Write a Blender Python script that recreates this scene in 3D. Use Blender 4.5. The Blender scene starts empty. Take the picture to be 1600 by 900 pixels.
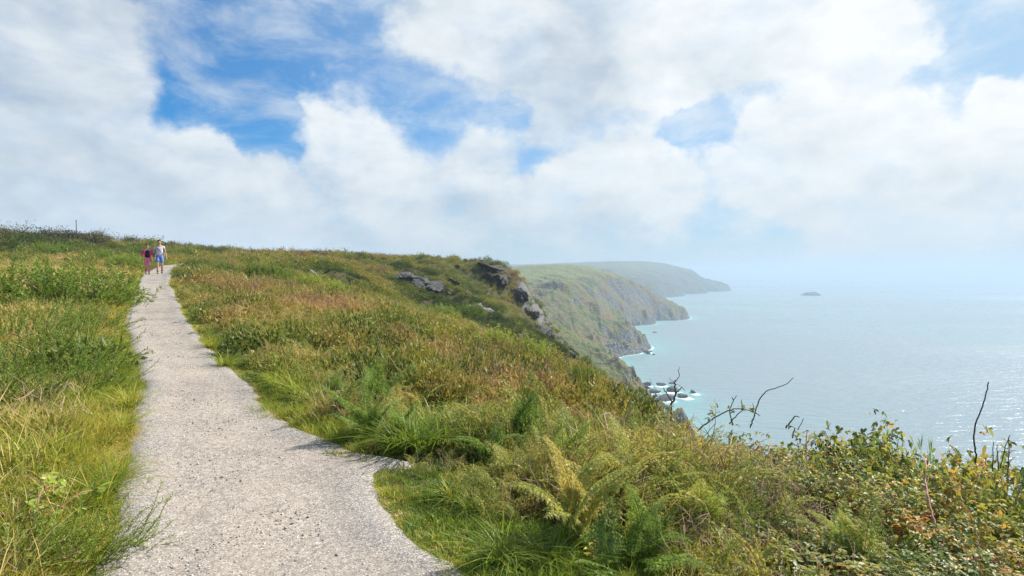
import bpy, math, random
import numpy as np
from mathutils import Vector, Matrix, Euler

# ---------------------------------------------------------------- camera, sky, sun, exposure
SC = bpy.context.scene
COL = SC.collection
CAM_H, FPX, HORIZON = 1.65, 900.0, 423.0
PITCH = math.atan((450.0 - HORIZON) / FPX)
cam_data = bpy.data.cameras.new('camera')
cam_data.sensor_width = 36.0
cam_data.lens = 36.0 * FPX / 1600.0
cam_data.clip_start = 0.05
cam_data.clip_end = 150000.0
cam = bpy.data.objects.new('camera', cam_data)
COL.objects.link(cam)
cam.location = (0, 0, CAM_H)
cam.rotation_euler = (math.pi / 2 - PITCH, 0, 0)
SC.camera = cam

SUN_AZ, SUN_EL = math.radians(64), math.radians(43)      # azimuth from the view direction (+Y) towards the sea (+X)
SUN_DIR = np.array([math.sin(SUN_AZ) * math.cos(SUN_EL), math.cos(SUN_AZ) * math.cos(SUN_EL), math.sin(SUN_EL)])
sun_data = bpy.data.lights.new('sun', 'SUN')
sun_data.energy = 5.0
sun_data.angle = math.radians(0.6)
sun_data.color = (1.0, 0.94, 0.84)
sun = bpy.data.objects.new('sun', sun_data)
COL.objects.link(sun)
sun.rotation_euler = Vector(SUN_DIR).to_track_quat('Z', 'Y').to_euler()

SC.view_settings.view_transform = 'Standard'
SC.view_settings.look = 'None'
SC.view_settings.exposure = 0.75
SC.view_settings.gamma = 1.0
SC.view_settings.use_curve_mapping = False
cy = SC.cycles
cy.use_denoising = True
cy.adaptive_threshold = 0.015
cy.denoising_prefilter = 'NONE'
cy.max_bounces = 5
cy.diffuse_bounces = 2
cy.glossy_bounces = 2
cy.transmission_bounces = 3
cy.transparent_max_bounces = 6
cy.volume_bounces = 1
cy.sample_clamp_indirect = 6.0


def ray(px, py):
    xc, yc = (px - 800.0) / FPX, (450.0 - py) / FPX
    return np.array([xc, math.cos(PITCH) + yc * math.sin(PITCH), yc * math.cos(PITCH) - math.sin(PITCH)])


def P(px, py, d):
    r = ray(px, py)
    return np.array([0, 0, CAM_H]) + r * (d / r[1])


class NT:
    """tiny helper for node trees"""
    def __init__(self, tree):
        self.t = tree
        self.n = tree.nodes
        self.l = tree.links

    def node(self, kind, **kw):
        nd = self.n.new(kind)
        for k, v in kw.items():
            setattr(nd, k, v)
        return nd

    def put(self, sock, v):
        if isinstance(v, bpy.types.NodeSocket):
            self.l.new(v, sock)
        elif v is not None:
            if hasattr(sock, 'default_value'):
                try:
                    sock.default_value = v
                except Exception:
                    sock.default_value = (*v, 1.0)

    def math(self, op, a, b=None, c=None, clamp=False):
        nd = self.node('ShaderNodeMath', operation=op, use_clamp=clamp)
        self.put(nd.inputs[0], a)
        self.put(nd.inputs[1], b)
        self.put(nd.inputs[2], c)
        return nd.outputs[0]

    def vec(self, op, a, b=None, scale=None):
        nd = self.node('ShaderNodeVectorMath', operation=op)
        self.put(nd.inputs[0], a)
        self.put(nd.inputs[1], b)
        if scale is not None:
            self.put(nd.inputs['Scale'], scale)
        return nd.outputs['Value'] if op in ('DOT_PRODUCT', 'LENGTH', 'DISTANCE') else nd.outputs['Vector']

    def mix(self, fac, a, b, blend='MIX'):
        nd = self.node('ShaderNodeMix', data_type='RGBA', blend_type=blend)
        self.put(nd.inputs[0], fac)
        self.put(nd.inputs[6], a)
        self.put(nd.inputs[7], b)
        return nd.outputs[2]

    def noise(self, vec, scale, detail=4, rough=0.5, dist=0.0, out='Fac'):
        nd = self.node('ShaderNodeTexNoise')
        if vec is not None:
            self.put(nd.inputs['Vector'], vec)
        nd.inputs['Scale'].default_value = scale
        nd.inputs['Detail'].default_value = detail
        nd.inputs['Roughness'].default_value = rough
        nd.inputs['Distortion'].default_value = dist
        return nd.outputs[out]

    def remap(self, v, a, b, c=0.0, d=1.0, smooth=True):
        nd = self.node('ShaderNodeMapRange', interpolation_type='SMOOTHSTEP' if smooth else 'LINEAR')
        self.put(nd.inputs[0], v)
        for i, q in enumerate((a, b, c, d)):
            self.put(nd.inputs[1 + i], q)
        return nd.outputs[0]

    def ramp(self, fac, stops, interp='LINEAR'):
        nd = self.node('ShaderNodeValToRGB')
        cr = nd.color_ramp
        cr.interpolation = interp
        while len(cr.elements) < len(stops):
            cr.elements.new(0.5)
        for e, (p, c) in zip(cr.elements, stops):
            e.position = p
            e.color = (*c, 1.0)
        self.put(nd.inputs[0], fac)
        return nd.outputs[0]


def build_world():
    CLOUD_BIAS = -0.16
    w = bpy.data.worlds.new('World')
    SC.world = w
    w.use_nodes = True
    w.node_tree.nodes.clear()
    # cloud density as a function of direction: broad banks of cloud and gaps, broken up by noise
    g = bpy.data.node_groups.new('cloud_density', 'ShaderNodeTree')
    g.interface.new_socket('Vector', in_out='INPUT', socket_type='NodeSocketVector')
    g.interface.new_socket('Density', in_out='OUTPUT', socket_type='NodeSocketFloat')
    N = NT(g)
    gi, go = N.node('NodeGroupInput'), N.node('NodeGroupOutput')
    d0 = gi.outputs[0]
    warp = N.vec('SUBTRACT', N.noise(d0, 6.0, 5, 0.6, out='Color'), (0.5, 0.5, 0.5))
    d = N.vec('NORMALIZE', N.vec('ADD', d0, N.vec('SCALE', warp, scale=0.19)))
    banks = [  # photo pixel, radius, strength, whiteness
        (20, 130, 120, .8, .45), (110, 200, 110, .9, .62), (40, 300, 150, .9, .35), (190, 300, 110, .9, .62), (150, 80, 80, .55, .5), (60, 20, 60, .4, .5),
        (320, 235, 55, .8, .95), (390, 290, 60, .8, .9), (450, 320, 60, .7, .75), (260, 40, 45, .35, .6), (300, 110, 30, .25, .6),
        (500, 150, 50, .85, .95), (550, 200, 60, .95, 1.0), (600, 250, 55, .9, .9), (640, 310, 80, .7, .65), (520, 370, 150, .55, .45), (250, 370, 150, .6, .42),
        (580, 60, 60, .55, .6), (650, 30, 50, .5, .65), (730, 60, 70, .8, .75), (800, 20, 70, .8, .7),
        (830, 90, 60, .8, .45), (900, 110, 80, .95, .2), (880, 180, 50, .6, .55), (1035, 130, 60, 1.1, 1.15), (1000, 40, 80, .8, .75), (1060, 60, 60, .8, .8),
        (1130, 100, 60, .8, .6), (1200, 40, 90, 1.0, .85), (1300, 40, 90, 1.1, 1.15), (1390, 70, 70, 1.0, 1.05), (1450, 20, 60, .5, .8), (1230, 110, 40, .6, .8),
        (760, 220, 50, .6, .75), (720, 260, 40, .5, .8), (850, 280, 50, .8, .8), (930, 270, 45, .9, .95), (1010, 265, 45, 1.0, 1.0), (1030, 310, 50, .8, .85), (900, 330, 90, .7, .6), (770, 340, 100, .6, .5),
        (1105, 255, 28, .8, 1.0), (1150, 290, 45, .8, .85), (1190, 215, 38, 1.0, 1.1), (1250, 200, 42, 1.0, 1.1), (1320, 215, 50, .95, .95), (1390, 205, 45, 1.0, 1.05), (1450, 195, 40, .9, 1.1),
        (1430, 250, 60, .8, .9), (1280, 270, 80, .9, .75), (1350, 320, 90, .7, .7), (1590, 150, 35, 1.1, 1.15), (1550, 220, 40, .9, 1.05), (1600, 250, 70, .9, .9), (1500, 330, 110, .5, .7),
        (440, 45, 125, -1.2, 1), (345, 110, 75, -.9, 1), (300, 175, 45, -.55, 1), (560, 40, 60, -.5, 1), (650, 95, 40, -.4, 1), (235, 180, 34, -.7, 1), (400, 190, 55, -.7, 1), (480, 245, 26, -.6, 1), (530, 30, 60, -.45, 1),
        (745, 180, 26, -.5, 1), (690, 120, 34, -.4, 1), (790, 165, 22, -.4, 1), (1085, 235, 30, -.5, 1), (1060, 200, 30, -.4, 1), (1180, 155, 50, -.35, 1), (1290, 150, 45, -.35, 1),
        (1400, 150, 50, -.5, 1), (1540, 90, 70, -.7, 1), (1500, 200, 28, -.7, 1), (820, 245, 24, -.5, 1), (640, 150, 40, -.3, 1)]
    acc, wht, tot = None, None, None
    for px, py, rad, amp, white in banks:
        v = ray(px, py)
        v = v / np.linalg.norm(v)
        k = 1.0 / (rad * 0.66 / 950.0) ** 2
        e = N.math('EXPONENT', N.math('SUBTRACT', N.vec('DOT_PRODUCT', d, tuple(v * k)), k))
        acc = N.math('MULTIPLY_ADD', e, amp, 0.0 if acc is None else acc)
        if amp > 0:
            wht = N.math('MULTIPLY_ADD', e, amp * white, 0.06 if wht is None else wht)
            tot = N.math('MULTIPLY_ADD', e, amp, 0.1 if tot is None else tot)
    g.interface.new_socket('White', in_out='OUTPUT', socket_type='NodeSocketFloat')
    g.links.new(N.math('DIVIDE', wht, tot), go.inputs[1])
    g.links.new(N.math('MINIMUM', acc, 1.15), go.inputs[0])

    N = NT(w.node_tree)
    tc = N.node('ShaderNodeTexCoord')
    dv = N.vec('NORMALIZE', tc.outputs['Generated'])
    sky = N.node('ShaderNodeTexSky', sky_type='NISHITA', sun_disc=False, sun_elevation=SUN_EL, sun_rotation=SUN_AZ,
                 altitude=100.0, air_density=1.0, dust_density=0.6, ozone_density=2.2)
    g1 = N.node('ShaderNodeGroup', node_tree=g)
    N.put(g1.inputs[0], dv)
    toward = Vector((SUN_DIR[0] * .55, SUN_DIR[1] * .55, SUN_DIR[2] + .35)).normalized()
    q = N.vec('MULTIPLY', dv, (1.0, 1.0, 1.7))
    n1 = N.noise(q, 7.0, 9, 0.60, 0.1)
    n2 = N.noise(N.vec('ADD', q, tuple(toward * 0.05)), 7.0, 3, 0.58, 0.1)
    dens = N.math('ADD', N.math('MULTIPLY_ADD', N.math('SUBTRACT', n1, 0.5), 2.1, g1.outputs[0]), CLOUD_BIAS)
    sundot = N.vec('DOT_PRODUCT', dv, tuple(SUN_DIR))
    fwd = N.remap(sundot, 0.05, 0.95)
    wisp = N.noise(N.vec('MULTIPLY', dv, (1.0, 1.0, 2.2)), 8.0, 6, 0.62, 0.3)
    alpha = N.math('MAXIMUM', N.remap(dens, N.math('MULTIPLY_ADD', fwd, 0.24, -0.50), N.math('MULTIPLY_ADD', fwd, -0.12, 0.66)), N.math('MULTIPLY', N.remap(wisp, 0.36, 0.74), 0.62))
    lit = N.math('SUBTRACT', n1, n2)
    bright = N.math('MULTIPLY_ADD', lit, 1.1, N.math('MULTIPLY_ADD', g1.outputs[1], 0.80, N.math('MULTIPLY', fwd, 0.12)), clamp=True)
    ccol = N.ramp(bright, [(0.0, (3.7, 4.5, 5.5)), (0.35, (5.6, 6.3, 7.0)), (0.62, (7.3, 7.8, 8.1)), (1.0, (9.0, 9.2, 9.3))])
    sep = N.node('ShaderNodeSeparateXYZ')
    N.put(sep.inputs[0], dv)
    blue = N.mix(1.0, sky.outputs[0], (0.17, 0.84, 1.32), 'MULTIPLY')
    blue = N.mix(N.math('MULTIPLY', fwd, 0.95), blue, (4.3, 6.1, 7.9))
    c = N.mix(N.math('MULTIPLY', alpha, N.remap(wisp, 0.25, 0.6, 0.72, 0.97)), blue, ccol)
    veil = N.math('POWER', N.remap(sep.outputs[2], 0.26, -0.01, smooth=False), 2.6)
    c = N.mix(N.math('MULTIPLY', veil, 0.92), c, N.mix(fwd, (4.9, 5.6, 6.3), (6.4, 7.0, 7.3)))
    bg = N.node('ShaderNodeBackground')
    N.put(bg.inputs[0], c)
    bg.inputs[1].default_value = 0.067
    out = N.node('ShaderNodeOutputWorld')
    N.l.new(bg.outputs[0], out.inputs[0])
    w.cycles.sampling_method = 'MANUAL'
    w.cycles.sample_map_resolution = 512


build_world()

# ---------------------------------------------------------------- helpers: numbers
RNG = np.random.default_rng(11)


def vnoise(x, y, seed=0):
    x, y = np.asarray(x, float), np.asarray(y, float)
    xi, yi = np.floor(x).astype(np.int64), np.floor(y).astype(np.int64)
    fx, fy = x - xi, y - yi
    fx, fy = fx * fx * fx * (fx * (fx * 6 - 15) + 10), fy * fy * fy * (fy * (fy * 6 - 15) + 10)

    def h(a, b):
        n = (a * 374761393 + b * 668265263 + seed * 974634777) & 0xFFFFFFFF
        n = ((n ^ (n >> 13)) * 1274126177) & 0xFFFFFFFF
        n = ((n ^ (n >> 16)) * 2246822519) & 0xFFFFFFFF
        return ((n ^ (n >> 15)) & 0xFFFF) / 32767.5 - 1.0
    a, b, c, d = h(xi, yi), h(xi + 1, yi), h(xi, yi + 1), h(xi + 1, yi + 1)
    return (a + (b - a) * fx) * (1 - fy) + (c + (d - c) * fx) * fy


def fbm(x, y, octv=4, seed=0, gain=0.5):
    s, a, f = 0.0, 1.0, 1.0
    for i in range(octv):
        s = s + a * vnoise(np.asarray(x) * f + i * 17.3, np.asarray(y) * f - i * 9.1, seed + i)
        a *= gain
        f *= 2.03
    return s


def ridged(x, y, octv=4, seed=0):
    s, a, f = 0.0, 1.0, 1.0
    for i in range(octv):
        s = s + a * (1 - 2 * np.abs(vnoise(np.asarray(x) * f + i * 7.7, np.asarray(y) * f + i * 3.3, seed + i)))
        a *= 0.5
        f *= 2.1
    return s


def sstep(a, b, x):
    t = np.clip((np.asarray(x, float) - a) / (b - a), 0, 1)
    return t * t * (3 - 2 * t)


class Surf:
    """multiquadric height surface through control points"""
    def __init__(self, pts, c, smooth=1e-6):
        p = np.array(pts, float)
        self.p, self.c = p, c
        n = len(p)
        d = np.sqrt(((p[:, None, :2] - p[None, :, :2]) ** 2).sum(-1) + c * c)
        A = np.zeros((n + 3, n + 3))
        A[:n, :n] = d + np.eye(n) * smooth
        A[:n, n] = 1
        A[:n, n + 1:] = p[:, :2]
        A[n, :n] = 1
        A[n + 1:, :n] = p[:, :2].T
        self.w = np.linalg.solve(A, np.concatenate([p[:, 2], [0, 0, 0]]))

    def __call__(self, x, y):
        x, y = np.atleast_1d(np.asarray(x, float)), np.atleast_1d(np.asarray(y, float))
        sh = x.shape
        x, y = x.ravel(), y.ravel()
        out = np.empty(len(x))
        n = len(self.p)
        for i in range(0, len(x), 40000):
            a, b = x[i:i + 40000], y[i:i + 40000]
            d = np.sqrt((a[:, None] - self.p[None, :, 0]) ** 2 + (b[:, None] - self.p[None, :, 1]) ** 2 + self.c ** 2)
            out[i:i + 40000] = d @ self.w[:n] + self.w[n] + a * self.w[n + 1] + b * self.w[n + 2]
        return out.reshape(sh)


# ---------------------------------------------------------------- helpers: meshes and objects
class MB:
    """collects triangles and quads; one MB becomes ONE mesh. 'rnd' is a per-vertex random value for colour variation"""
    def __init__(self):
        self.v, self.q, self.t, self.r, self.n = [], [], [], [], 0

    def add(self, v, quads=None, tris=None, rnd=0.5):
        v = np.asarray(v, float).reshape(-1, 3)
        self.v.append(v)
        if quads is not None and len(quads):
            self.q.append(np.asarray(quads, np.int64).reshape(-1, 4) + self.n)
        if tris is not None and len(tris):
            self.t.append(np.asarray(tris, np.int64).reshape(-1, 3) + self.n)
        self.r.append(np.broadcast_to(np.asarray(rnd, float), (len(v),)))
        self.n += len(v)
        return self

    def merge(self, other, M=None, s=1.0, off=(0, 0, 0), rnd=None):
        for v, in zip(other.v):
            pass
        v = np.concatenate(other.v)
        if M is not None:
            v = v @ np.asarray(M).T
        v = v * s + np.asarray(off)
        q = np.concatenate(other.q) if other.q else None
        t = np.concatenate(other.t) if other.t else None
        r = np.concatenate(other.r)
        if rnd is not None:
            r = np.clip(r * 0.5 + rnd * 0.5, 0, 1)
        return self.add(v, q, t, r)

    def mesh(self, name, mat=None, smooth=False):
        me = bpy.data.meshes.new(name)
        v = np.concatenate(self.v)
        q = np.concatenate(self.q) if self.q else np.zeros((0, 4), np.int64)
        t = np.concatenate(self.t) if self.t else np.zeros((0, 3), np.int64)
        me.vertices.add(len(v))
        me.vertices.foreach_set('co', v.astype(np.float32).ravel())
        me.loops.add(q.size + t.size)
        me.loops.foreach_set('vertex_index', np.concatenate([q.ravel(), t.ravel()]).astype(np.int32))
        me.polygons.add(len(q) + len(t))
        st = np.concatenate([np.arange(len(q)) * 4, q.size + np.arange(len(t)) * 3]).astype(np.int32)
        me.polygons.foreach_set('loop_start', st)
        if smooth:
            me.polygons.foreach_set('use_smooth', np.ones(len(st), bool))
        a = me.attributes.new('rnd', 'FLOAT', 'POINT')
        a.data.foreach_set('value', np.concatenate(self.r).astype(np.float32))
        me.update(calc_edges=True)
        me.validate()
        if mat:
            me.materials.append(mat)
        return me


def link(name, data, parent=None, loc=None, rot=None, scale=None):
    o = bpy.data.objects.new(name, data)
    COL.objects.link(o)
    if parent is not None:
        o.parent = parent
    if loc is not None:
        o.location = loc
    if rot is not None:
        o.rotation_euler = rot
    if scale is not None:
        o.scale = (scale,) * 3 if np.isscalar(scale) else scale
    return o


def tag(o, label=None, cat=None, group=None, kind=None, tint=None):
    for k, v in (('label', label), ('category', cat), ('group', group), ('kind', kind), ('tint', tint)):
        if v is not None:
            o[k] = v
    return o


def grid_faces(nr, nc, wrap=False):
    i = np.arange(nr - 1)[:, None]
    j = np.arange(nc if wrap else nc - 1)[None, :]
    j2 = (j + 1) % nc
    return np.stack([i * nc + j, i * nc + j2, (i + 1) * nc + j2, (i + 1) * nc + j], -1).reshape(-1, 4)


def tube(mb, pts, rad, sides=6, rnd=0.5):
    """a tapered tube along a polyline, closed at the tip"""
    p = np.asarray(pts, float)
    n = len(p)
    rad = np.broadcast_to(np.asarray(rad, float), (n,))
    tg = np.gradient(p, axis=0)
    tg /= np.linalg.norm(tg, axis=1)[:, None] + 1e-9
    ref = np.array([0.31, 0.17, 0.93]) if abs(tg[0][2]) < 0.9 else np.array([0.93, 0.2, 0.1])
    u = np.cross(tg, ref)
    u /= np.linalg.norm(u, axis=1)[:, None] + 1e-9
    w = np.cross(tg, u)
    a = np.arange(sides) * 2 * math.pi / sides
    v = p[:, None] + (u[:, None] * np.cos(a)[None, :, None] + w[:, None] * np.sin(a)[None, :, None]) * rad[:, None, None]
    mb.add(np.concatenate([v.reshape(-1, 3), p[-1:] + tg[-1:] * rad[-1]]), grid_faces(n, sides, True),
           [[(n - 1) * sides + j, (n - 1) * sides + (j + 1) % sides, n * sides] for j in range(sides)], rnd)


def rotz(a):
    c, s = math.cos(a), math.sin(a)
    return np.array([[c, -s, 0], [s, c, 0], [0, 0, 1]])


def rotm(ax, ay, az):
    return np.array(Euler((ax, ay, az)).to_matrix())


# ---------------------------------------------------------------- helpers: materials
def new_mat(name):
    m = bpy.data.materials.new(name)
    m.use_nodes = True
    m.node_tree.nodes.clear()
    N = NT(m.node_tree)
    out = N.node('ShaderNodeOutputMaterial')
    return m, N, out


def plant_mat(name, stops, rough=0.5, trans=0.35, spec=0.35, wr=0.45, wt=0.75, boost=(1.25, 1.25, 0.8), gain=1.42):
    """leaf or stem colour from a ramp: the value of the single blade (rnd) and of the plant (tint)"""
    m, N, out = new_mat(name)
    a = N.node('ShaderNodeAttribute', attribute_name='rnd')
    t = N.node('ShaderNodeAttribute', attribute_name='tint', attribute_type='INSTANCER')
    to = N.node('ShaderNodeAttribute', attribute_name='tint', attribute_type='OBJECT')
    tt = N.math('MAXIMUM', t.outputs['Fac'], to.outputs['Fac'])
    fac = N.math('MULTIPLY_ADD', N.math('SUBTRACT', a.outputs['Fac'], 0.5), wr, tt, clamp=True)
    col = N.ramp(fac, [(q, tuple(min(.75, v * gain * w) for v, w in zip(c, (1.17, 1.04, .9)))) for q, c in stops])
    p = N.node('ShaderNodeBsdfPrincipled')
    N.put(p.inputs['Base Color'], col)
    p.inputs['Roughness'].default_value = rough
    p.inputs['Specular IOR Level'].default_value = spec
    if trans:
        tr = N.node('ShaderNodeBsdfTranslucent')
        N.put(tr.inputs[0], N.mix(1.0, col, boost, 'MULTIPLY'))
        mx = N.node('ShaderNodeMixShader')
        mx.inputs[0].default_value = trans
        N.l.new(p.outputs[0], mx.inputs[1])
        N.l.new(tr.outputs[0], mx.inputs[2])
        N.l.new(mx.outputs[0], out.inputs[0])
    else:
        N.l.new(p.outputs[0], out.inputs[0])
    return m


def plain_mat(name, col, rough=0.7, spec=0.3, var=0.15, scale=20.0, bump=0.0):
    m, N, out = new_mat(name)
    tc = N.node('ShaderNodeTexCoord')
    n = N.noise(tc.outputs['Object'], scale, 5, 0.6)
    c = N.mix(N.remap(n, 0.3, 0.7), tuple(x * (1 - var) for x in col), tuple(min(1, x * (1 + var)) for x in col))
    p = N.node('ShaderNodeBsdfPrincipled')
    N.put(p.inputs['Base Color'], c)
    p.inputs['Roughness'].default_value = rough
    p.inputs['Specular IOR Level'].default_value = spec
    if bump:
        b = N.node('ShaderNodeBump')
        b.inputs['Strength'].default_value = bump
        b.inputs['Distance'].default_value = 0.02
        N.put(b.inputs['Height'], n)
        N.l.new(b.outputs[0], p.inputs['Normal'])
    N.l.new(p.outputs[0], out.inputs[0])
    return m

# ---------------------------------------------------------------- the land: path line and near hillside
SLOPE = 0.046
SEA = CAM_H - 95.0


def row_d(row):
    return CAM_H / ((row - HORIZON) / FPX + SLOPE)


_rows = [(900, 160, 692), (850, 178, 655), (800, 190, 622), (760, 196, 596), (735, 199, 588), (722, 200, 610), (714, 201, 655), (708, 202, 600),
         (702, 203, 530), (690, 204, 505), (650, 208, 440), (600, 215, 392), (550, 207, 337), (520, 195, 306), (500, 192, 292), (480, 203, 283),
         (460, 210, 273), (440, 216, 263), (428, 224, 268)]
_py, _pl, _pr = [-6, 0.4], [-.8, -1.75], [1.2, -0.1]
for r, a, b in _rows:
    d = row_d(r)
    _py.append(d)
    _pl.append((a - 800) / FPX * d)
    _pr.append((b - 800) / FPX * d)
for d, a, b in ((36, 250, 277), (39.5, 268, 289), (46, 292, 311), (52, 312, 326), (62, 340, 352)):
    _py.append(d)
    _pl.append((a - 800) / FPX * d)
    _pr.append((b - 800) / FPX * d)


def path_lr(y):
    return np.interp(y, _py, _pl), np.interp(y, _py, _pr)


def path_dist(x, y):
    """signed distance outside the path edge (rough, along x), and the side"""
    l, r = path_lr(y)
    return np.maximum(l - x, x - r), np.where(x > (l + r) / 2, 1, -1)


ctrl = []
for d in (-5, 0, 1.5, 2.87, 4, 5.5, 7.5, 10, 13, 17, 22, 27, 32):
    l, r = path_lr(d)
    ctrl.append(((l + r) / 2, d, SLOPE * d))
for px, py, d in ((263, 417, 36), (300, 410, 46), (330, 406, 56),
                  # left of the path, up to the scrub on the skyline
                  (0, 880, 2.9), (0, 700, 4.55), (0, 600, 6.7), (0, 505, 12), (100, 480, 15), (0, 448, 24), (150, 445, 24), (0, 405, 42), (180, 414, 40),
                  (0, 396, 55), (110, 401, 55), (230, 403, 55), (0, 387, 72), (120, 391, 72), (230, 397, 75), (330, 401, 80),
                  (400, 399, 70), (460, 399, 85), (540, 403, 95), (620, 408, 110), (700, 412, 118), (770, 415, 124),
                  # hill right of the path
                  (330, 425, 31), (400, 418, 45), (450, 445, 32), (450, 485, 19), (450, 555, 9.6), (450, 640, 6),
                  (540, 430, 55), (600, 490, 22), (600, 560, 10), (600, 640, 6.4), (600, 700, 4.9),
                  (640, 512, 26), (740, 545, 24), (860, 575, 20), (740, 620, 9), (740, 700, 5.2), (860, 720, 5.0), (880, 640, 9.5),
                  # the spur with the crags
                  (620, 440, 70), (650, 478, 58), (740, 510, 54), (800, 540, 52), (700, 440, 84), (760, 470, 80), (808, 505, 78),
                  (855, 562, 60), (810, 440, 117), (818, 482, 112), (848, 530, 105), (886, 576, 97), (930, 610, 90), (995, 652, 82),
                  (905, 610, 50), (955, 645, 40),
                  # the bank of brambles beside the camera
                  (900, 780, 3.9), (900, 900, 2.8), (1080, 900, 2.9), (1050, 780, 3.9), (1000, 690, 8), (1000, 655, 14)):
    ctrl.append(tuple(P(px, py, d)))
ctrl += [(2.0, 1.6, 0.0), (3.2, 2.5, -.35), (2.6, 4.2, -.45), (1.8, 6, -.65), (3.8, 5, -1.4), (4.6, 3, -1.5), (3.5, 8, -2.2), (6.5, 6, -4.2), (10, 4, -7), (7.5, 14, -6.2),
         (11, 12, -9), (15, 24, -12), (20, 5, -15), (24, 30, -20), (27, 60, -22), (40, 20, -34), (45, 60, -42), (48, 95, -48), (75, 40, -70), (90, 90, -95),
         (60, 130, -75), (30, 130, -42), (14, 140, -25), (0, 150, -10), (30, 180, -70), (-20, 165, -4), (120, 20, -98), (130, 120, -100), (80, 190, -100),
         (-40, 140, 1.5), (-75, 120, 2.5), (-90, 80, 4.6), (-80, 40, 4), (-50, 10, 1.8), (-90, 0, 3), (-30, -25, .5), (0, -25, -1), (30, -25, -22),
         (80, -25, -75), (-90, -30, 2), (-110, 180, -2), (-60, 185, -6), (-130, 60, 5)]
BASE = Surf(ctrl, 1.6)


def G(x, y):
    """height of the near hillside"""
    x, y = np.atleast_1d(np.asarray(x, float)), np.atleast_1d(np.asarray(y, float))
    r = np.hypot(x, y)
    z = BASE(x, y)
    off = np.clip(path_dist(x, y)[0], 0, 50)
    amp = sstep(0.1, 2.5, off)
    z = z + amp * 0.07 * fbm(x / 0.9, y / 0.9, 3, 3) * sstep(0, 6, r + 2)
    far = sstep(25, 70, r) * sstep(2, 12, off)
    z = z + far * (0.9 * fbm(x / 9, y / 9, 4, 21) + 0.35 * ridged(x / 3.5, y / 3.5, 3, 31))
    # a verge a hand's breadth above the trodden path
    z = z + 0.05 * sstep(0.0, 0.35, off)
    return np.maximum(z, SEA - 8)


def ground_at(px, py, dmin=1.2, dmax=175):
    r = ray(px, py)
    t = np.exp(np.linspace(math.log(dmin), math.log(dmax), 900)) / r[1]
    x, y, z = r[0] * t, r[1] * t, CAM_H + r[2] * t
    below = z < G(x, y)
    i = int(np.argmax(below)) if below.any() else len(t) - 1
    if i > 0:
        tt = np.linspace(t[i - 1], t[i], 12)
        b = CAM_H + r[2] * tt < G(r[0] * tt, r[1] * tt)
        tt = tt[int(np.argmax(b))] if b.any() else t[i]
    else:
        tt = t[0]
    x, y = r[0] * tt, r[1] * tt
    return np.array([x, y, float(G(x, y)[0])])


def structure(name, mb, mat, label=None, smooth=True):
    o = link(name, mb.mesh(name, mat, smooth))
    return tag(o, label=label, kind='structure')


def polar_grid(th, rr):
    T, R = np.meshgrid(th, rr)
    return R * np.sin(T), R * np.cos(T)


def ground_material():
    m, N, out = new_mat('thatch_and_soil')
    geo = N.node('ShaderNodeNewGeometry')
    pos = geo.outputs['Position']
    n1 = N.noise(pos, 0.35, 6, 0.6)
    n2 = N.noise(pos, 9.0, 6, 0.65)
    n3 = N.noise(pos, 60.0, 4, 0.6)
    c = N.ramp(N.math('MULTIPLY_ADD', n2, 0.5, N.math('MULTIPLY', n1, 0.5)),
               [(0.30, (.030, .036, .012)), (0.45, (.062, .066, .022)), (0.55, (.105, .085, .040)), (0.68, (.15, .115, .06))])
    c = N.mix(N.remap(n3, .35, .65), N.mix(1.0, c, (.55, .55, .55), 'MULTIPLY'), c)
    # bare rock where it is too steep for plants
    sep = N.node('ShaderNodeSeparateXYZ')
    N.put(sep.inputs[0], geo.outputs['Normal'])
    steep = N.remap(N.math('MULTIPLY_ADD', N.noise(pos, 0.5, 5, .6), 0.25, sep.outputs[2]), 0.80, 0.66)
    rock = N.ramp(n2, [(.3, (.05, .05, .055)), (.5, (.14, .14, .14)), (.7, (.26, .25, .24))])
    c = N.mix(steep, c, rock)
    p = N.node('ShaderNodeBsdfPrincipled')
    N.put(p.inputs['Base Color'], c)
    p.inputs['Roughness'].default_value = 0.95
    p.inputs['Specular IOR Level'].default_value = 0.15
    b = N.node('ShaderNodeBump')
    b.inputs['Strength'].default_value = 0.8
    b.inputs['Distance'].default_value = 0.04
    N.put(b.inputs['Height'], N.math('ADD', n2, N.math('MULTIPLY', n3, .4)))
    N.l.new(b.outputs[0], p.inputs['Normal'])
    N.l.new(p.outputs[0], out.inputs[0])
    return m


def build_near_ground():
    th = np.radians(np.concatenate([np.arange(-180, -56, 4), np.arange(-56, 56, .3), np.arange(56, 180, 4)]))
    rr = np.concatenate([[0.02, .4, .8], np.exp(np.linspace(math.log(1.2), math.log(205), 330))])
    x, y = polar_grid(th, rr)
    z = G(x, y)
    # the sheet passes just under the path
    pd = path_dist(x, y)[0]
    z = z - 0.03 * (pd < -0.05) * (y < 62)
    mb = MB().add(np.stack([x, y, z], -1), grid_faces(len(rr), len(th), True)[:, ::-1])
    structure('ground', mb, ground_material(), 'rough hillside ground under the heath and grass')


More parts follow.
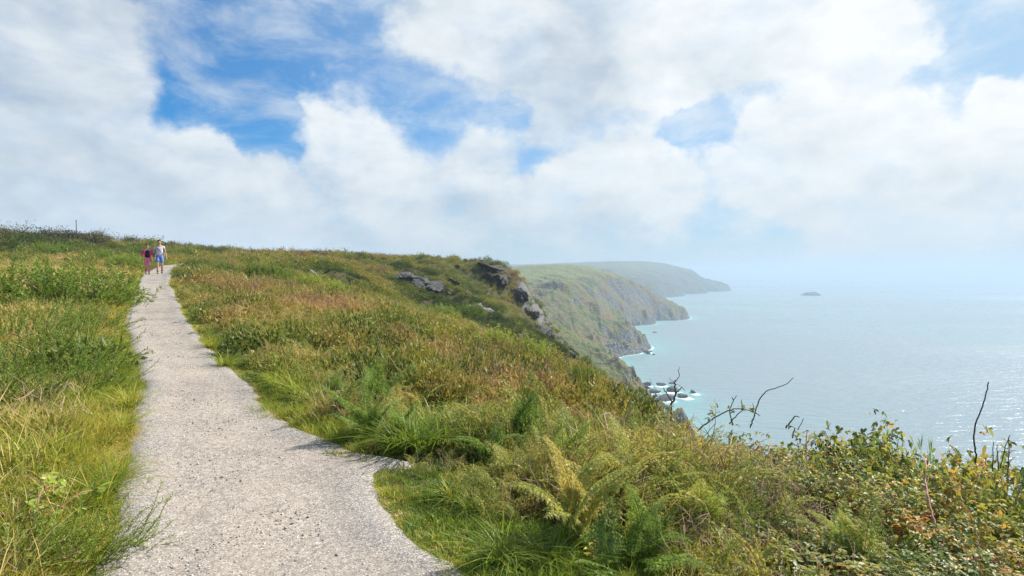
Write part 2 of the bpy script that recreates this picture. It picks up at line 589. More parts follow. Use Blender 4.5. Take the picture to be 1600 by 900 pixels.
def path_material():
    m, N, out = new_mat('crushed_stone_path')
    geo = N.node('ShaderNodeNewGeometry')
    pos = geo.outputs['Position']
    vo = N.node('ShaderNodeTexVoronoi', feature='F1')
    N.put(vo.inputs['Vector'], pos)
    vo.inputs['Scale'].default_value = 75.0
    vo.inputs['Randomness'].default_value = 1.0
    sepc = N.node('ShaderNodeSeparateXYZ')
    N.put(sepc.inputs[0], vo.outputs['Color'])
    n1 = N.noise(pos, 1.1, 5, 0.6)
    n2 = N.noise(pos, 26.0, 6, 0.65)
    n3 = N.noise(pos, 220.0, 3, 0.6)
    edge = N.node('ShaderNodeAttribute', attribute_name='rnd').outputs['Fac']     # 1 in the trodden middle, 0 along the loose edges
    fine = N.ramp(n1, [(.34, (.325, .28, .24)), (.5, (.41, .355, .30)), (.66, (.465, .395, .325))])
    fine = N.mix(N.remap(n2, .38, .62), N.mix(1.0, fine, (.66, .66, .68), 'MULTIPLY'), fine)
    stone = N.ramp(sepc.outputs[0], [(0, (.12, .115, .12)), (.25, (.225, .21, .205)), (.7, (.34, .315, .295)), (1, (.47, .44, .415))])
    k = N.math('MULTIPLY', N.remap(N.math('MULTIPLY_ADD', n1, .8, N.math('SUBTRACT', sepc.outputs[1], edge)), .25, .75), .8)
    c = N.mix(k, fine, stone)
    c = N.mix(N.remap(n3, .36, .56), N.mix(1.0, c, (.60, .59, .58), 'MULTIPLY'), c)
    n4 = N.noise(pos, 110.0, 2, 0.5)
    c = N.mix(N.remap(n4, .60, .66), c, (.13, .12, .115))
    c = N.mix(N.remap(n4, .38, .33), c, (.62, .56, .50))
    p = N.node('ShaderNodeBsdfPrincipled')
    N.put(p.inputs['Base Color'], c)
    p.inputs['Roughness'].default_value = 0.92
    p.inputs['Specular IOR Level'].default_value = 0.2
    b = N.node('ShaderNodeBump')
    b.inputs['Strength'].default_value = 0.4
    b.inputs['Distance'].default_value = 0.010
    h = N.math('MULTIPLY', N.math('SUBTRACT', 1.0, N.math('MULTIPLY', vo.outputs['Distance'], 1.0)), N.math('MULTIPLY_ADD', k, .9, .25))
    N.put(b.inputs['Height'], N.math('ADD', h, N.math('MULTIPLY', n2, .12)))
    N.l.new(b.outputs[0], p.inputs['Normal'])
    N.l.new(p.outputs[0], out.inputs[0])
    return m


def build_path():
    ys = np.concatenate([np.arange(-5, 1.5, .5), np.exp(np.linspace(math.log(1.5), math.log(60), 260))])
    ts = np.concatenate([[0, .04, .1], np.linspace(.16, .84, 18), [.9, .96, 1]])
    l, r = path_lr(ys)
    jl = 0.07 * fbm(ys * 1.7, ys * 0 + 3, 3, 5)
    jr = 0.09 * fbm(ys * 1.9, ys * 0 + 9, 3, 6)
    l, r = l - 0.06 + jl, r + 0.06 + jr
    x = l[:, None] + (r - l)[:, None] * ts[None]
    y = np.repeat(ys[:, None], len(ts), 1)
    z = G(x, y)
    edge = np.minimum(ts, 1 - ts)[None] * (r - l)[:, None]
    z = z + 0.012 + 0.006 * fbm(x * 1.5, y * 1.5, 3, 8) - 0.05 * (1 - sstep(0.0, .1, edge)) + 0.025 * (1 - sstep(.1, .5, edge))
    rnd = sstep(0.05, .55, edge + .12 * fbm(x * 1.5, y * 1.5, 3, 12))
    mb = MB().add(np.stack([x, y, z], -1), grid_faces(len(ys), len(ts)), rnd=rnd.ravel())
    structure('path', mb, path_material(), 'pale crushed stone footpath running uphill to the left')


# ---------------------------------------------------------------- the coast beyond
def shore(px, row):
    return tuple(P(px, row, 95.0 * FPX / (row - HORIZON)))


def hp(px, py, d):
    return tuple(P(px, py, d))


MID = Surf([shore(1040, 640), shore(1012, 614), shore(985, 592), shore(966, 574), shore(962, 561), shore(985, 556), shore(1013, 549), shore(1000, 535), shore(985, 524), shore(990, 510),
            shore(1025, 502), shore(1070, 493), shore(1062, 480), shore(1050, 472),
            # skyline ridge running out to the point
            hp(720, 436, 800), hp(790, 436, 860), hp(825, 433, 900), hp(862, 428, 950), hp(902, 424, 1000), hp(948, 435, 1020), hp(975, 446, 1050), hp(1006, 459, 1090),
            hp(1030, 468, 1120), hp(1049, 478, 1145),
            # second rib
            hp(800, 446, 740), hp(850, 444, 740), hp(893, 448, 725), hp(920, 470, 710), hp(945, 493, 695), hp(980, 527, 680),
            # valley between the ridge and the rib
            (72, 850, -32), (120, 850, -66), (155, 850, -88), (40, 870, -14),
            # third rib
            hp(780, 470, 400), hp(830, 480, 420), hp(870, 520, 415), hp(914, 562, 405), hp(960, 592, 398), hp(1004, 622, 396),
            (20, 540, -38), (44, 550, -62), (66, 560, -80), (88, 560, -92),
            (40, 300, -60), (90, 300, -85), (120, 330, -99), (-20, 280, -30), (-120, 300, -10), (-250, 500, -5), (-250, 900, -10), (-60, 600, -12), (-40, 750, -8),
            (150, 420, -104), (130, 500, -104), (180, 600, -106), (250, 640, -110), (330, 900, -115), (400, 1200, -115), (300, 1300, -100), (200, 1350, -80), (60, 1300, -30),
            (-100, 1200, -10), (230, 780, -108), (290, 1000, -112), (380, 1130, -108)], 14.0)

FAR = Surf([shore(1127, 452), shore(1100, 456), shore(1070, 460), shore(1045, 465), shore(1020, 468),
            hp(700, 414, 2700), hp(780, 413, 2700), hp(850, 411, 2700), hp(950, 408, 2700), hp(1000, 408, 2750), hp(1040, 411, 2800), hp(1060, 415, 2800), hp(1080, 421, 2780),
            hp(1100, 434, 2790), hp(1115, 443, 2800),
            hp(780, 428, 2100), hp(900, 425, 2200), hp(980, 425, 2250), hp(1030, 432, 2350), hp(1070, 440, 2500), hp(950, 440, 1950), hp(1000, 448, 1950),
            (-400, 2600, 20), (-500, 3200, 15), (200, 3400, 5), (700, 3400, -60), (900, 3300, -95), (1150, 2800, -115), (1000, 2500, -112), (700, 2000, -112), (560, 1800, -110),
            (1250, 3200, -118), (-300, 1800, 0)], 40.0)


def mid_h(x, y):
    z = MID(x, y)
    h = z - SEA
    slope = sstep(2, 18, h) * (1 - .75 * sstep(70, 98, h))
    n = 9 * ridged(x / 150, y / 60, 4, 41) + 4 * ridged(x / 30, y / 24, 4, 47)
    z = z + slope * (n - 4) * .8 + sstep(0, 5, h) * (1 - sstep(8, 45, h)) * (5 + 6 * ridged(x / 25, y / 25, 3, 52)) - 1.5
    z = z + 2.5 * sstep(-6, 4, h) * (1 - sstep(8, 30, h)) * fbm(x / 7, y / 7, 3, 55)
    return z


def far_h(x, y):
    z = FAR(x, y)
    h = z - SEA
    slope = sstep(2, 25, h) * (1 - .85 * sstep(85, 115, h))
    z = z + slope * (15 * (ridged(x / 330, y / 170, 4, 61) - .3)) + sstep(0, 8, h) * (1 - sstep(10, 60, h)) * (16 + 9 * ridged(x / 70, y / 70, 3, 66)) - 4
    z = z + sstep(90, 115, h) * 1.6 * fbm(x / 60, y / 60, 4, 68)
    return z


def coast_material(name, scale, gain=1.0):
    m, N, out = new_mat(name)
    geo = N.node('ShaderNodeNewGeometry')
    pos = geo.outputs['Position']
    sep = N.node('ShaderNodeSeparateXYZ')
    N.put(sep.inputs[0], geo.outputs['Normal'])
    sp = N.node('ShaderNodeSeparateXYZ')
    N.put(sp.inputs[0], pos)
    h = N.math('SUBTRACT', sp.outputs[2], SEA)
    n1 = N.noise(pos, 0.011 / scale, 6, 0.6)
    n2 = N.noise(pos, 0.06 / scale, 7, 0.65)
    n3 = N.noise(pos, 0.35 / scale, 5, 0.6)
    c = N.ramp(N.math('MULTIPLY_ADD', n1, .55, N.math('MULTIPLY', n2, .45)),
               [(.33, (.070, .100, .030)), (.44, (.125, .155, .045)), (.50, (.20, .195, .07)), (.56, (.23, .155, .085)), (.66, (.15, .155, .055))])
    meadow = N.ramp(n2, [(.35, (.17, .225, .06)), (.65, (.30, .28, .12))])
    c = N.mix(N.math('MULTIPLY', N.remap(h, 62, 86), N.remap(sep.outputs[2], .80, .93)), c, meadow)
    c = N.mix(N.remap(n3, .3, .7), N.mix(1.0, c, (.6, .62, .6), 'MULTIPLY'), c)
    rock = N.ramp(n3, [(.3, (.05, .052, .052)), (.5, (.13, .128, .12)), (.68, (.27, .26, .24))])
    rk = N.remap(N.math('ADD', N.math('MULTIPLY', n2, .35), sep.outputs[2]), .84, .70)
    low = N.remap(N.math('MULTIPLY_ADD', n2, 30.0, h), 27, 19)
    c = N.mix(1.0, N.mix(N.math('MAXIMUM', rk, low), c, rock), (gain, gain, gain), 'MULTIPLY')
    p = N.node('ShaderNodeBsdfPrincipled')
    N.put(p.inputs['Base Color'], c)
    p.inputs['Roughness'].default_value = 0.95
    p.inputs['Specular IOR Level'].default_value = 0.1
    b = N.node('ShaderNodeBump')
    b.inputs['Strength'].default_value = 1.0
    b.inputs['Distance'].default_value = 5.0 * scale
    N.put(b.inputs['Height'], N.math('ADD', n2, N.math('MULTIPLY', n3, .5)))
    N.l.new(b.outputs[0], p.inputs['Normal'])
    N.l.new(p.outputs[0], out.inputs[0])
    return m


def build_coast():
    th = np.radians(np.linspace(-12, 24, 420))
    rr = np.exp(np.linspace(math.log(330), math.log(1400), 330))
    x, y = polar_grid(th, rr)
    z = np.maximum(mid_h(x, y), SEA - 25)
    structure('middle_headland', MB().add(np.stack([x, y, z], -1), grid_faces(len(rr), len(th))[:, ::-1]), coast_material('headland_turf_and_rock', 1.0, .85),
              'green and brown headland of steep ribs above the cove')
    th = np.radians(np.linspace(-13, 27, 360))
    rr = np.exp(np.linspace(math.log(1650), math.log(3500), 220))
    x, y = polar_grid(th, rr)
    z = np.maximum(far_h(x, y), SEA - 25)
    structure('far_headland', MB().add(np.stack([x, y, z], -1), grid_faces(len(rr), len(th))[:, ::-1]), coast_material('far_heather_and_rock', 2.2, .55),
              'hazy blue flat topped headland farthest along the coast')


def sea_material():
    m, N, out = new_mat('sea_water')
    geo = N.node('ShaderNodeNewGeometry')
    pos = geo.outputs['Position']
    sh = N.node('ShaderNodeAttribute', attribute_name='rnd').outputs['Fac']       # 0 deep .. 1 at the waterline
    big = N.noise(pos, 0.0022, 4, 0.55, .6)
    mid = N.noise(pos, 0.012, 4, 0.55)
    teal = N.remap(N.math('MULTIPLY_ADD', big, .9, N.math('MULTIPLY', sh, .9)), .35, 1.05)
    c = N.mix(teal, (.19, .245, .265), (.17, .35, .35))
    strk = N.vec('MULTIPLY', pos, (0.35, 1.0, 1.0))
    ch1 = N.noise(strk, 0.16, 4, 0.6, .4)
    ch2 = N.noise(strk, 0.9, 3, 0.6, .3)
    foam_n = N.noise(pos, 0.12, 5, 0.65)
    foam = N.remap(N.math('MULTIPLY_ADD', foam_n, .7, sh), 1.08, 1.24)
    # a few white crests
    c = N.mix(foam, c, (.72, .76, .77))
    p = N.node('ShaderNodeBsdfPrincipled')
    N.put(p.inputs['Base Color'], c)
    p.inputs['IOR'].default_value = 1.333
    calm = N.remap(N.noise(N.vec('MULTIPLY', pos, (.4, 1, 1)), 0.0016, 3, .5), .42, .62)
    N.put(p.inputs['Roughness'], N.math('ADD', N.math('MULTIPLY_ADD', calm, .26, .28), N.math('MULTIPLY', foam, .5)))
    p.inputs['Specular IOR Level'].default_value = 0.5
    b = N.node('ShaderNodeBump')
    b.inputs['Strength'].default_value = 1.0
    b.inputs['Distance'].default_value = 1.0
    N.put(b.inputs['Height'], N.math('ADD', N.math('MULTIPLY', ch1, 1.5), N.math('MULTIPLY', ch2, .16)))
    N.l.new(b.outputs[0], p.inputs['Normal'])
    N.l.new(p.outputs[0], out.inputs[0])
    return m


SURF_ROCKS = ((1032, 603, 24), (1052, 612, 34), (1040, 626, 36), (1068, 622, 30), (1084, 615, 18), (1022, 614, 26), (1012, 603, 20), (968, 566, 26), (985, 590, 16), (1014, 551, 14))


def build_sea():
    th = np.radians(np.concatenate([np.arange(-180, -14, 5), np.arange(-14, 46, .14), np.arange(46, 180, 5)]))
    rr = np.concatenate([[1, 100, 220], np.exp(np.linspace(math.log(280), math.log(3000), 300)), np.exp(np.linspace(math.log(3300), math.log(60000), 30))])
    x, y = polar_grid(th, rr)
    hm = np.where((y > 250) & (y < 1500), mid_h(x, y), SEA - 60)
    hf = np.where((y > 1500) & (y < 3600), far_h(x, y), SEA - 60)
    dep = SEA - np.maximum(hm, hf)
    rnd = np.exp(-np.clip(dep, 0, None) / 7.0)
    for px, row, w in SURF_ROCKS:          # broken water round the rocks
        p = P(px, row, 95.0 * FPX / (row - HORIZON))
        rnd = np.maximum(rnd, .93 * np.exp(-((x - p[0]) ** 2 + ((y - p[1] + 4) * .8) ** 2) / (w * p[1] / FPX * .9) ** 2))
    mb = MB().add(np.stack([x, y, np.full_like(x, SEA)], -1), grid_faces(len(rr), len(th), True)[:, ::-1], rnd=rnd.ravel())
    structure('sea', mb, sea_material(), 'pale glittering sea')


def build_haze():
    m, N, out = new_mat('sea_haze')
    v = N.node('ShaderNodeVolumePrincipled')
    v.inputs['Color'].default_value = (.53, .66, .80, 1)
    v.inputs['Density'].default_value = 0.00037
    v.inputs['Anisotropy'].default_value = 0.1
    N.l.new(v.outputs[0], out.inputs['Volume'])
    L, lo, hi = 62000.0, SEA - 27.0, 60.0
    c = [(-L, -L, lo), (L, -L, lo), (L, L, lo), (-L, L, lo), (-L, -L, hi), (L, -L, hi), (L, L, hi), (-L, L, hi)]
    mb = MB().add(c, [(3, 2, 1, 0), (4, 5, 6, 7), (0, 1, 5, 4), (1, 2, 6, 5), (2, 3, 7, 6), (3, 0, 4, 7)])
    o = link('haze', mb.mesh('haze', m))
    tag(o, 'pale sea haze over the whole coast', 'haze', kind='stuff')


build_near_ground()
build_path()
build_coast()
build_sea()
build_haze()

# ---------------------------------------------------------------- plant shapes (meshes shared by many plants)
M_GRASS = plant_mat('grass_blades', [(0, (.060, .115, .016)), (.3, (.115, .185, .024)), (.55, (.215, .240, .036)), (.78, (.36, .30, .085)), (1, (.50, .41, .19))], .45, .38)
M_STRAW = plant_mat('dry_grass_stems', [(0, (.20, .18, .06)), (.4, (.36, .29, .12)), (.7, (.48, .38, .20)), (1, (.34, .22, .12))], .6, .3)
M_BRACKEN = plant_mat('bracken_fronds', [(0, (.070, .135, .025)), (.28, (.16, .215, .055)), (.48, (.28, .265, .085)), (.66, (.32, .245, .115)), (.84, (.25, .165, .095)), (1, (.19, .11, .075))], .5, .35, wr=.4)
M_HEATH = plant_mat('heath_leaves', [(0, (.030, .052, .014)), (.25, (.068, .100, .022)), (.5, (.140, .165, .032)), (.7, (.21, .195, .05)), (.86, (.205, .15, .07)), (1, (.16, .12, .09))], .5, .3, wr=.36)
M_TWIG = plant_mat('dead_twigs', [(0, (.055, .040, .032)), (.5, (.18, .135, .105)), (1, (.36, .29, .25))], .8, 0.0, .2)
M_GORSE = plant_mat('gorse_spines', [(0, (.050, .085, .018)), (.35, (.100, .165, .030)), (.65, (.165, .230, .042)), (1, (.28, .29, .06))], .5, .35, wr=.5)
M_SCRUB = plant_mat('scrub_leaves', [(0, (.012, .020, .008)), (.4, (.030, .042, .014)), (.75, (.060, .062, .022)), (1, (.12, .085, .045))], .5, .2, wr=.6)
M_BRAMBLE = plant_mat('bramble_leaves', [(0, (.035, .068, .016)), (.3, (.085, .125, .032)), (.55, (.17, .190, .055)), (.74, (.29, .235, .065)), (.88, (.33, .15, .05)), (1, (.20, .075, .06))], .45, .42, .4, wr=.75)
M_FERN = plant_mat('fern_fronds', [(0, (.085, .150, .030)), (.22, (.17, .25, .07)), (.45, (.30, .30, .11)), (.68, (.34, .25, .11)), (.86, (.27, .16, .085)), (1, (.19, .11, .075))], .5, .4, wr=.3)
M_BERRY = plain_mat('berries', (.055, .008, .018), .3, .5, .5, 60)
M_CANE = plant_mat('bramble_canes', [(0, (.12, .045, .045)), (.5, (.26, .14, .12)), (1, (.40, .29, .25))], .6, 0.0, .3)
M_BARK = plain_mat('dead_bark', (.11, .082, .062), .9, .15, .45, 30, .5)
M_YLEAF = plant_mat('young_leaves', [(0, (.08, .15, .03)), (.5, (.20, .27, .05)), (1, (.42, .36, .10))], .4, .4)


def blades(mb, n, spread, h, w, lean, rng, seg=3, hvar=.5, rnd=None):
    a = rng.uniform(0, 2 * math.pi, n)
    r = spread * np.sqrt(rng.uniform(0, 1, n))
    base = np.stack([r * np.cos(a), r * np.sin(a), np.full(n, -0.02)], -1)
    ph = a + rng.normal(0, 1.1, n)
    hd = np.stack([np.cos(ph), np.sin(ph), np.zeros(n)], -1)
    hh = h * rng.uniform(1 - hvar, 1, n)
    ln = lean * rng.uniform(.25, 1.35, n)
    tw = ph + math.pi / 2 + rng.normal(0, .6, n)
    side = np.stack([np.cos(tw), np.sin(tw), np.zeros(n)], -1)
    ts = np.linspace(0, 1, seg + 1)
    vs = []
    for t in ts[:-1]:
        c = base + hd * (hh * ln * t ** 1.8)[:, None] + np.array([0, 0, 1.0]) * (hh * (t - .32 * np.minimum(ln, 1.6) * t ** 2.4))[:, None]
        ww = (w * rng.uniform(.7, 1.3, n) * (1 - .6 * t))[:, None] * .5
        vs += [c - side * ww, c + side * ww]
    t = 1.0
    vs.append(base + hd * (hh * ln)[:, None] + np.array([0, 0, 1.0]) * (hh * (1 - .32 * np.minimum(ln, 1.6)))[:, None])
    k = 2 * seg + 1
    v = np.stack(vs, 1).reshape(-1, 3)
    o = np.arange(n)[:, None] * k
    q = np.concatenate([o + np.array([[2 * i, 2 * i + 1, 2 * i + 3, 2 * i + 2]]) for i in range(seg - 1)])
    tr = o + np.array([[2 * seg - 2, 2 * seg - 1, 2 * seg]])
    rv = rng.uniform(0, 1, n) if rnd is None else np.clip(rng.normal(rnd, .2, n), 0, 1)
    return mb.add(v, q, tr, np.repeat(rv, k))


def leaf_cloud(mb, c, d, ln, w, rng, rnd, fold=.25):
    """diamond leaves at points c, pointing along d"""
    n = len(c)
    d = d / (np.linalg.norm(d, axis=1)[:, None] + 1e-9)
    up = np.cross(d, rng.normal(0, 1, (n, 3)))
    up /= np.linalg.norm(up, axis=1)[:, None] + 1e-9
    sd = np.cross(d, up)
    ln, w = np.broadcast_to(ln, (n,))[:, None], np.broadcast_to(w, (n,))[:, None]
    m = c + d * ln * .45
    v = np.stack([c, m + sd * w * .5 + up * w * fold, c + d * ln, m - sd * w * .5 + up * w * fold], 1).reshape(-1, 3)
    o = np.arange(n)[:, None] * 4
    return mb.add(v, None, np.concatenate([o + [[0, 1, 2]], o + [[0, 2, 3]]]), np.repeat(np.broadcast_to(rnd, (n,)), 4))


def heath_clump(seed, R=.3, H=.34, n=240, leaf=.052):
    rng = np.random.default_rng(seed)
    mb = MB()
    # several small domes so that the outline stays uneven
    k = 5
    cx = rng.uniform(-.6, .6, (k, 2)) * R
    kk = rng.integers(0, k, n)
    u = rng.normal(0, 1, (n, 3))
    u /= np.linalg.norm(u, axis=1)[:, None]
    u[:, 2] = np.abs(u[:, 2])
    rad = R * .55 * rng.uniform(.55, 1.08, n)
    hk = H * rng.uniform(.55, 1, k)
    c = np.stack([cx[kk, 0] + u[:, 0] * rad, cx[kk, 1] + u[:, 1] * rad, u[:, 2] * hk[kk] * rng.uniform(.5, 1.1, n)], -1)
    d = u + rng.normal(0, .55, (n, 3)) + [0, 0, .5]
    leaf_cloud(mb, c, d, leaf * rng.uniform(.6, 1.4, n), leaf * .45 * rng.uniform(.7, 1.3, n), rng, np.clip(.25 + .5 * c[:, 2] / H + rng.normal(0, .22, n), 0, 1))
    for i in range(5):
        a = rng.uniform(0, 6.28)
        e = np.array([math.cos(a), math.sin(a), 0]) * R * rng.uniform(.3, .9)
        tube(mb, [[0, 0, -.03], e * .5 + [0, 0, H * .45], e + [0, 0, H * rng.uniform(.7, 1.15)]], [.006, .004, .002], 3, .95)
    return mb


def frond(L=.6, pairs=13, sub=0, arch=.9, width=.36, rng=None, droop=.25, rnd=.5):
    """a bracken frond rising from the origin and arching over towards +x"""
    rng = rng or np.random.default_rng(1)
    mb = MB()
    ts = np.linspace(0, 1, 12)
    ang = math.pi / 2 - arch * 1.25 * ts ** 1.3
    st = np.stack([np.cos(ang), np.zeros(12), np.sin(ang)], -1) * (L / 11)
    pts = np.concatenate([[[0, 0, -.03]], np.cumsum(st, 0)[:-1]])
    pts[:, 1] += .04 * L * np.sin(ts * 3 + rng.uniform(0, 6)) * ts
    tube(mb, pts, np.linspace(.0045, .0012, 12) * (L / .6) ** .5, 3, .62)
    pt = np.linspace(.26, .985, pairs)
    for t in pt:
        i = min(int(t * 11), 10)
        f = t * 11 - i
        c = pts[i] * (1 - f) + pts[i + 1] * f
        ax = st[i] / np.linalg.norm(st[i])
        nrm = np.array([-ax[2], 0, ax[0]])
        u = (t - .26) / .74
        pl = L * width * (1 - u) ** .8 * min(1, .55 + 2.4 * u) * rng.uniform(.85, 1.1) + .012
        for s in (-1, 1):
            d = np.array([0, s, 0]) * .9 + ax * (.42 + .25 * u) + nrm * rng.uniform(-.1, .15)
            d /= np.linalg.norm(d)
            rr = np.clip(rnd + rng.normal(0, .16), 0, 1)
            if sub:
                k = max(3, int(sub * (1 - .55 * u)))
                sp = (np.arange(k) + .7) / k
                pos = c + d * (sp * pl)[:, None] - np.array([0, 0, 1.0]) * (droop * pl * sp ** 2)[:, None]
                tube(mb, [c, c + d * pl * .5 - [0, 0, droop * pl * .25], c + d * pl - [0, 0, droop * pl]], [.0013, .001, .0005], 3, .6)
                sl = np.maximum(pl * .24 * (1 - sp) ** .7 + .006, .007)
                for q in (-1, 1):
                    dd = ax * q * .85 + d * .55
                    dd = np.repeat(dd[None], k, 0) + rng.normal(0, .12, (k, 3))
                    leaf_cloud(mb, pos, dd, sl, sl * .42, np.random.default_rng(int(rng.integers(1 << 30))), rr, .12)
            else:
                w = pl * .27
                tip = c + d * pl - np.array([0, 0, droop * pl])
                m = c + d * pl * .4 - np.array([0, 0, droop * pl * .12])
                v = [c, m + ax * w * .5, tip, m - ax * w * .5]
                mb.add(v, None, [[0, 1, 2], [0, 2, 3]], rr)
    return mb


def bracken_clump(seed, n=6, L=.42):
    rng = np.random.default_rng(seed)
    mb = MB()
    for i in range(n):
        f = frond(L * rng.uniform(.6, 1.1), 11, 4, rng.uniform(.7, 1.45), rng.uniform(.34, .46), rng, rng.uniform(.2, .6), .5)
        mb.merge(f, rotm(rng.normal(0, .25), rng.normal(0, .25), rng.uniform(0, 6.28)), 1, (rng.normal(0, .09), rng.normal(0, .09), 0), rng.uniform(0, 1))
    return mb


def twig_clump(seed, n=7, H=.4):
    rng = np.random.default_rng(seed)
    mb = MB()
    for i in range(n):
        a = rng.uniform(0, 6.28)
        p = np.array([rng.normal(0, .1), rng.normal(0, .1), -.03])
        d = np.array([math.cos(a) * .7, math.sin(a) * .7, rng.uniform(.5, 1.1)])
        h = H * rng.uniform(.5, 1.1)
        pts = [p]
        for k in range(4):
            d = d + rng.normal(0, .28, 3)
            d /= np.linalg.norm(d)
            pts.append(pts[-1] + d * h / 4)
        r0 = rng.uniform(.003, .006)
        tube(mb, pts, np.linspace(r0, .0015, 5), 3, rng.uniform(0, 1))
        for k in (2, 3, 4):
            for _ in range(2):
                e = d + rng.normal(0, .8, 3)
                e /= np.linalg.norm(e)
                tube(mb, [pts[k], pts[k] + e * h * .14 + rng.normal(0, .01, 3), pts[k] + e * h * .3], [.002, .0016, .001], 3, rng.uniform(0, 1))
    return mb


def leaflet(mb, c, d, up, ln, w, rnd):
    """an oval toothed leaf blade folded along its midrib"""
    d = d / np.linalg.norm(d)
    s = np.cross(d, up)
    s /= np.linalg.norm(s) + 1e-9
    u = np.cross(s, d)
    prof = ((0.0, .10), (.28, .46), (.55, .50), (.82, .28))
    v = [c]
    for t, q in prof:
        m = c + d * ln * t - u * ln * .18 * t * t
        v += [m + s * w * q + u * w * .16, m, m - s * w * q + u * w * .16]
    v.append(c + d * ln - u * ln * .2)
    tr = []
    for i in range(3):
        a, b = 1 + 3 * i, 4 + 3 * i
        tr += [[a, a + 1, b + 1], [a, b + 1, b], [a + 1, a + 2, b + 2], [a + 1, b + 2, b + 1]]
    tr += [[10, 11, 13], [11, 12, 13]]
    mb.add(v, None, tr, rnd)


def bramble_leaf(mb, c, d, rng, ln, rnd):
    up = np.array([0, 0, 1.0]) + rng.normal(0, .45, 3)
    d = d / np.linalg.norm(d)
    s = np.cross(d, up)
    s /= np.linalg.norm(s)
    leaflet(mb, c + d * ln * .25, d - [0, 0, .15], up, ln, ln * .62, rnd)
    for q in (-1, 1):
        leaflet(mb, c + d * ln * .1, d * .25 + s * q, up + s * q * .2, ln * .78, ln * .5, np.clip(rnd + rng.normal(0, .06), 0, 1))


def bramble_bush(seed, R=.5, H=.75, n=360, leaf=.050):
    rng = np.random.default_rng(seed)
    fol = MB()
    canes = []
    for i in range(7):
        a = rng.uniform(0, 6.28)
        p0 = np.array([rng.normal(0, .08), rng.normal(0, .08), -.1])
        reach = R * rng.uniform(.6, 1.25)
        top = H * rng.uniform(.75, 1.12)
        ts = np.linspace(0, 1, 9)
        x = reach * ts ** 1.1
        z = top * np.sin(ts * math.pi * rng.uniform(.58, .8)) ** .9
        pts = np.stack([p0[0] + x * math.cos(a) + .05 * np.sin(ts * 5 + i), p0[1] + x * math.sin(a) + .05 * np.cos(ts * 4 + i), p0[2] + z], -1)
        mb = MB()
        tube(mb, pts, np.linspace(.007, .0022, 9), 4, .5)
        for k in range(14):        # thorns
            t = rng.uniform(.05, .95) * 8
            j = int(t)
            c = pts[j] + (pts[min(j + 1, 8)] - pts[j]) * (t - j)
            dd = rng.normal(0, 1, 3)
            leaf_cloud(mb, c[None], dd[None], .014, .006, rng, .7)
        canes.append(mb)
        for k in range(n // 7):
            t = rng.uniform(.25, 1.0) * 7.99
            j = int(t)
            c = pts[j] + (pts[j + 1] - pts[j]) * (t - j) + rng.normal(0, .07, 3)
            d = rng.normal(0, 1, 3) * [1, 1, .55] + [math.cos(a) * .3, math.sin(a) * .3, .25]
            bramble_leaf(fol, c, d, rng, leaf * rng.uniform(.6, 1.3), float(np.clip(rng.beta(2, 2.6), 0, 1)))
    return fol, canes


def berry_cluster(seed, n=16):
    rng = np.random.default_rng(seed)
    mb = MB()
    ico_v, ico_f = ICO1
    for i in range(n):
        c = rng.normal(0, .035, 3) * [1, 1, .8]
        mb.add(ico_v * .009 * rng.uniform(.7, 1.2) + c, None, ico_f)
    return mb


def ico(sub):
    import bmesh
    b = bmesh.new()
    bmesh.ops.create_icosphere(b, subdivisions=sub, radius=1.0)
    b.verts.ensure_lookup_table()
    v = np.array([q.co[:] for q in b.verts])
    f = np.array([[q.index for q in fc.verts] for fc in b.faces])
    b.free()
    return v, f


ICO1, ICO2, ICO3, ICO4, ICO5 = ico(1), ico(2), ico(3), ico(4), ico(5)


def gorse_spray(rng, L, needle, n):
    mb = MB()
    d = np.array([0, 0, 1.0])
    p = np.array([0, 0, 0.0])
    pts = [p]
    for k in range(4):
        d = d + rng.normal(0, .14, 3)
        d /= np.linalg.norm(d)
        p = p + d * L / 4
        pts.append(p)
    pts = np.array(pts)
    tube(mb, pts, np.linspace(.004, .0015, 5) * (L / .3) ** .5, 3, .2)
    t = rng.uniform(.12, 1, n) * 3.99
    j = t.astype(int)
    c = pts[j] + (pts[j + 1] - pts[j]) * (t - j)[:, None]
    a = rng.uniform(0, 6.28, n)
    dd = np.stack([np.cos(a), np.sin(a), rng.uniform(.3, 1.3, n)], -1)
    leaf_cloud(mb, c, dd, needle * rng.uniform(.6, 1.2, n), needle * .24, rng, np.clip(.2 + .6 * t / 4 + rng.normal(0, .15, n), 0, 1), .05)
    return mb


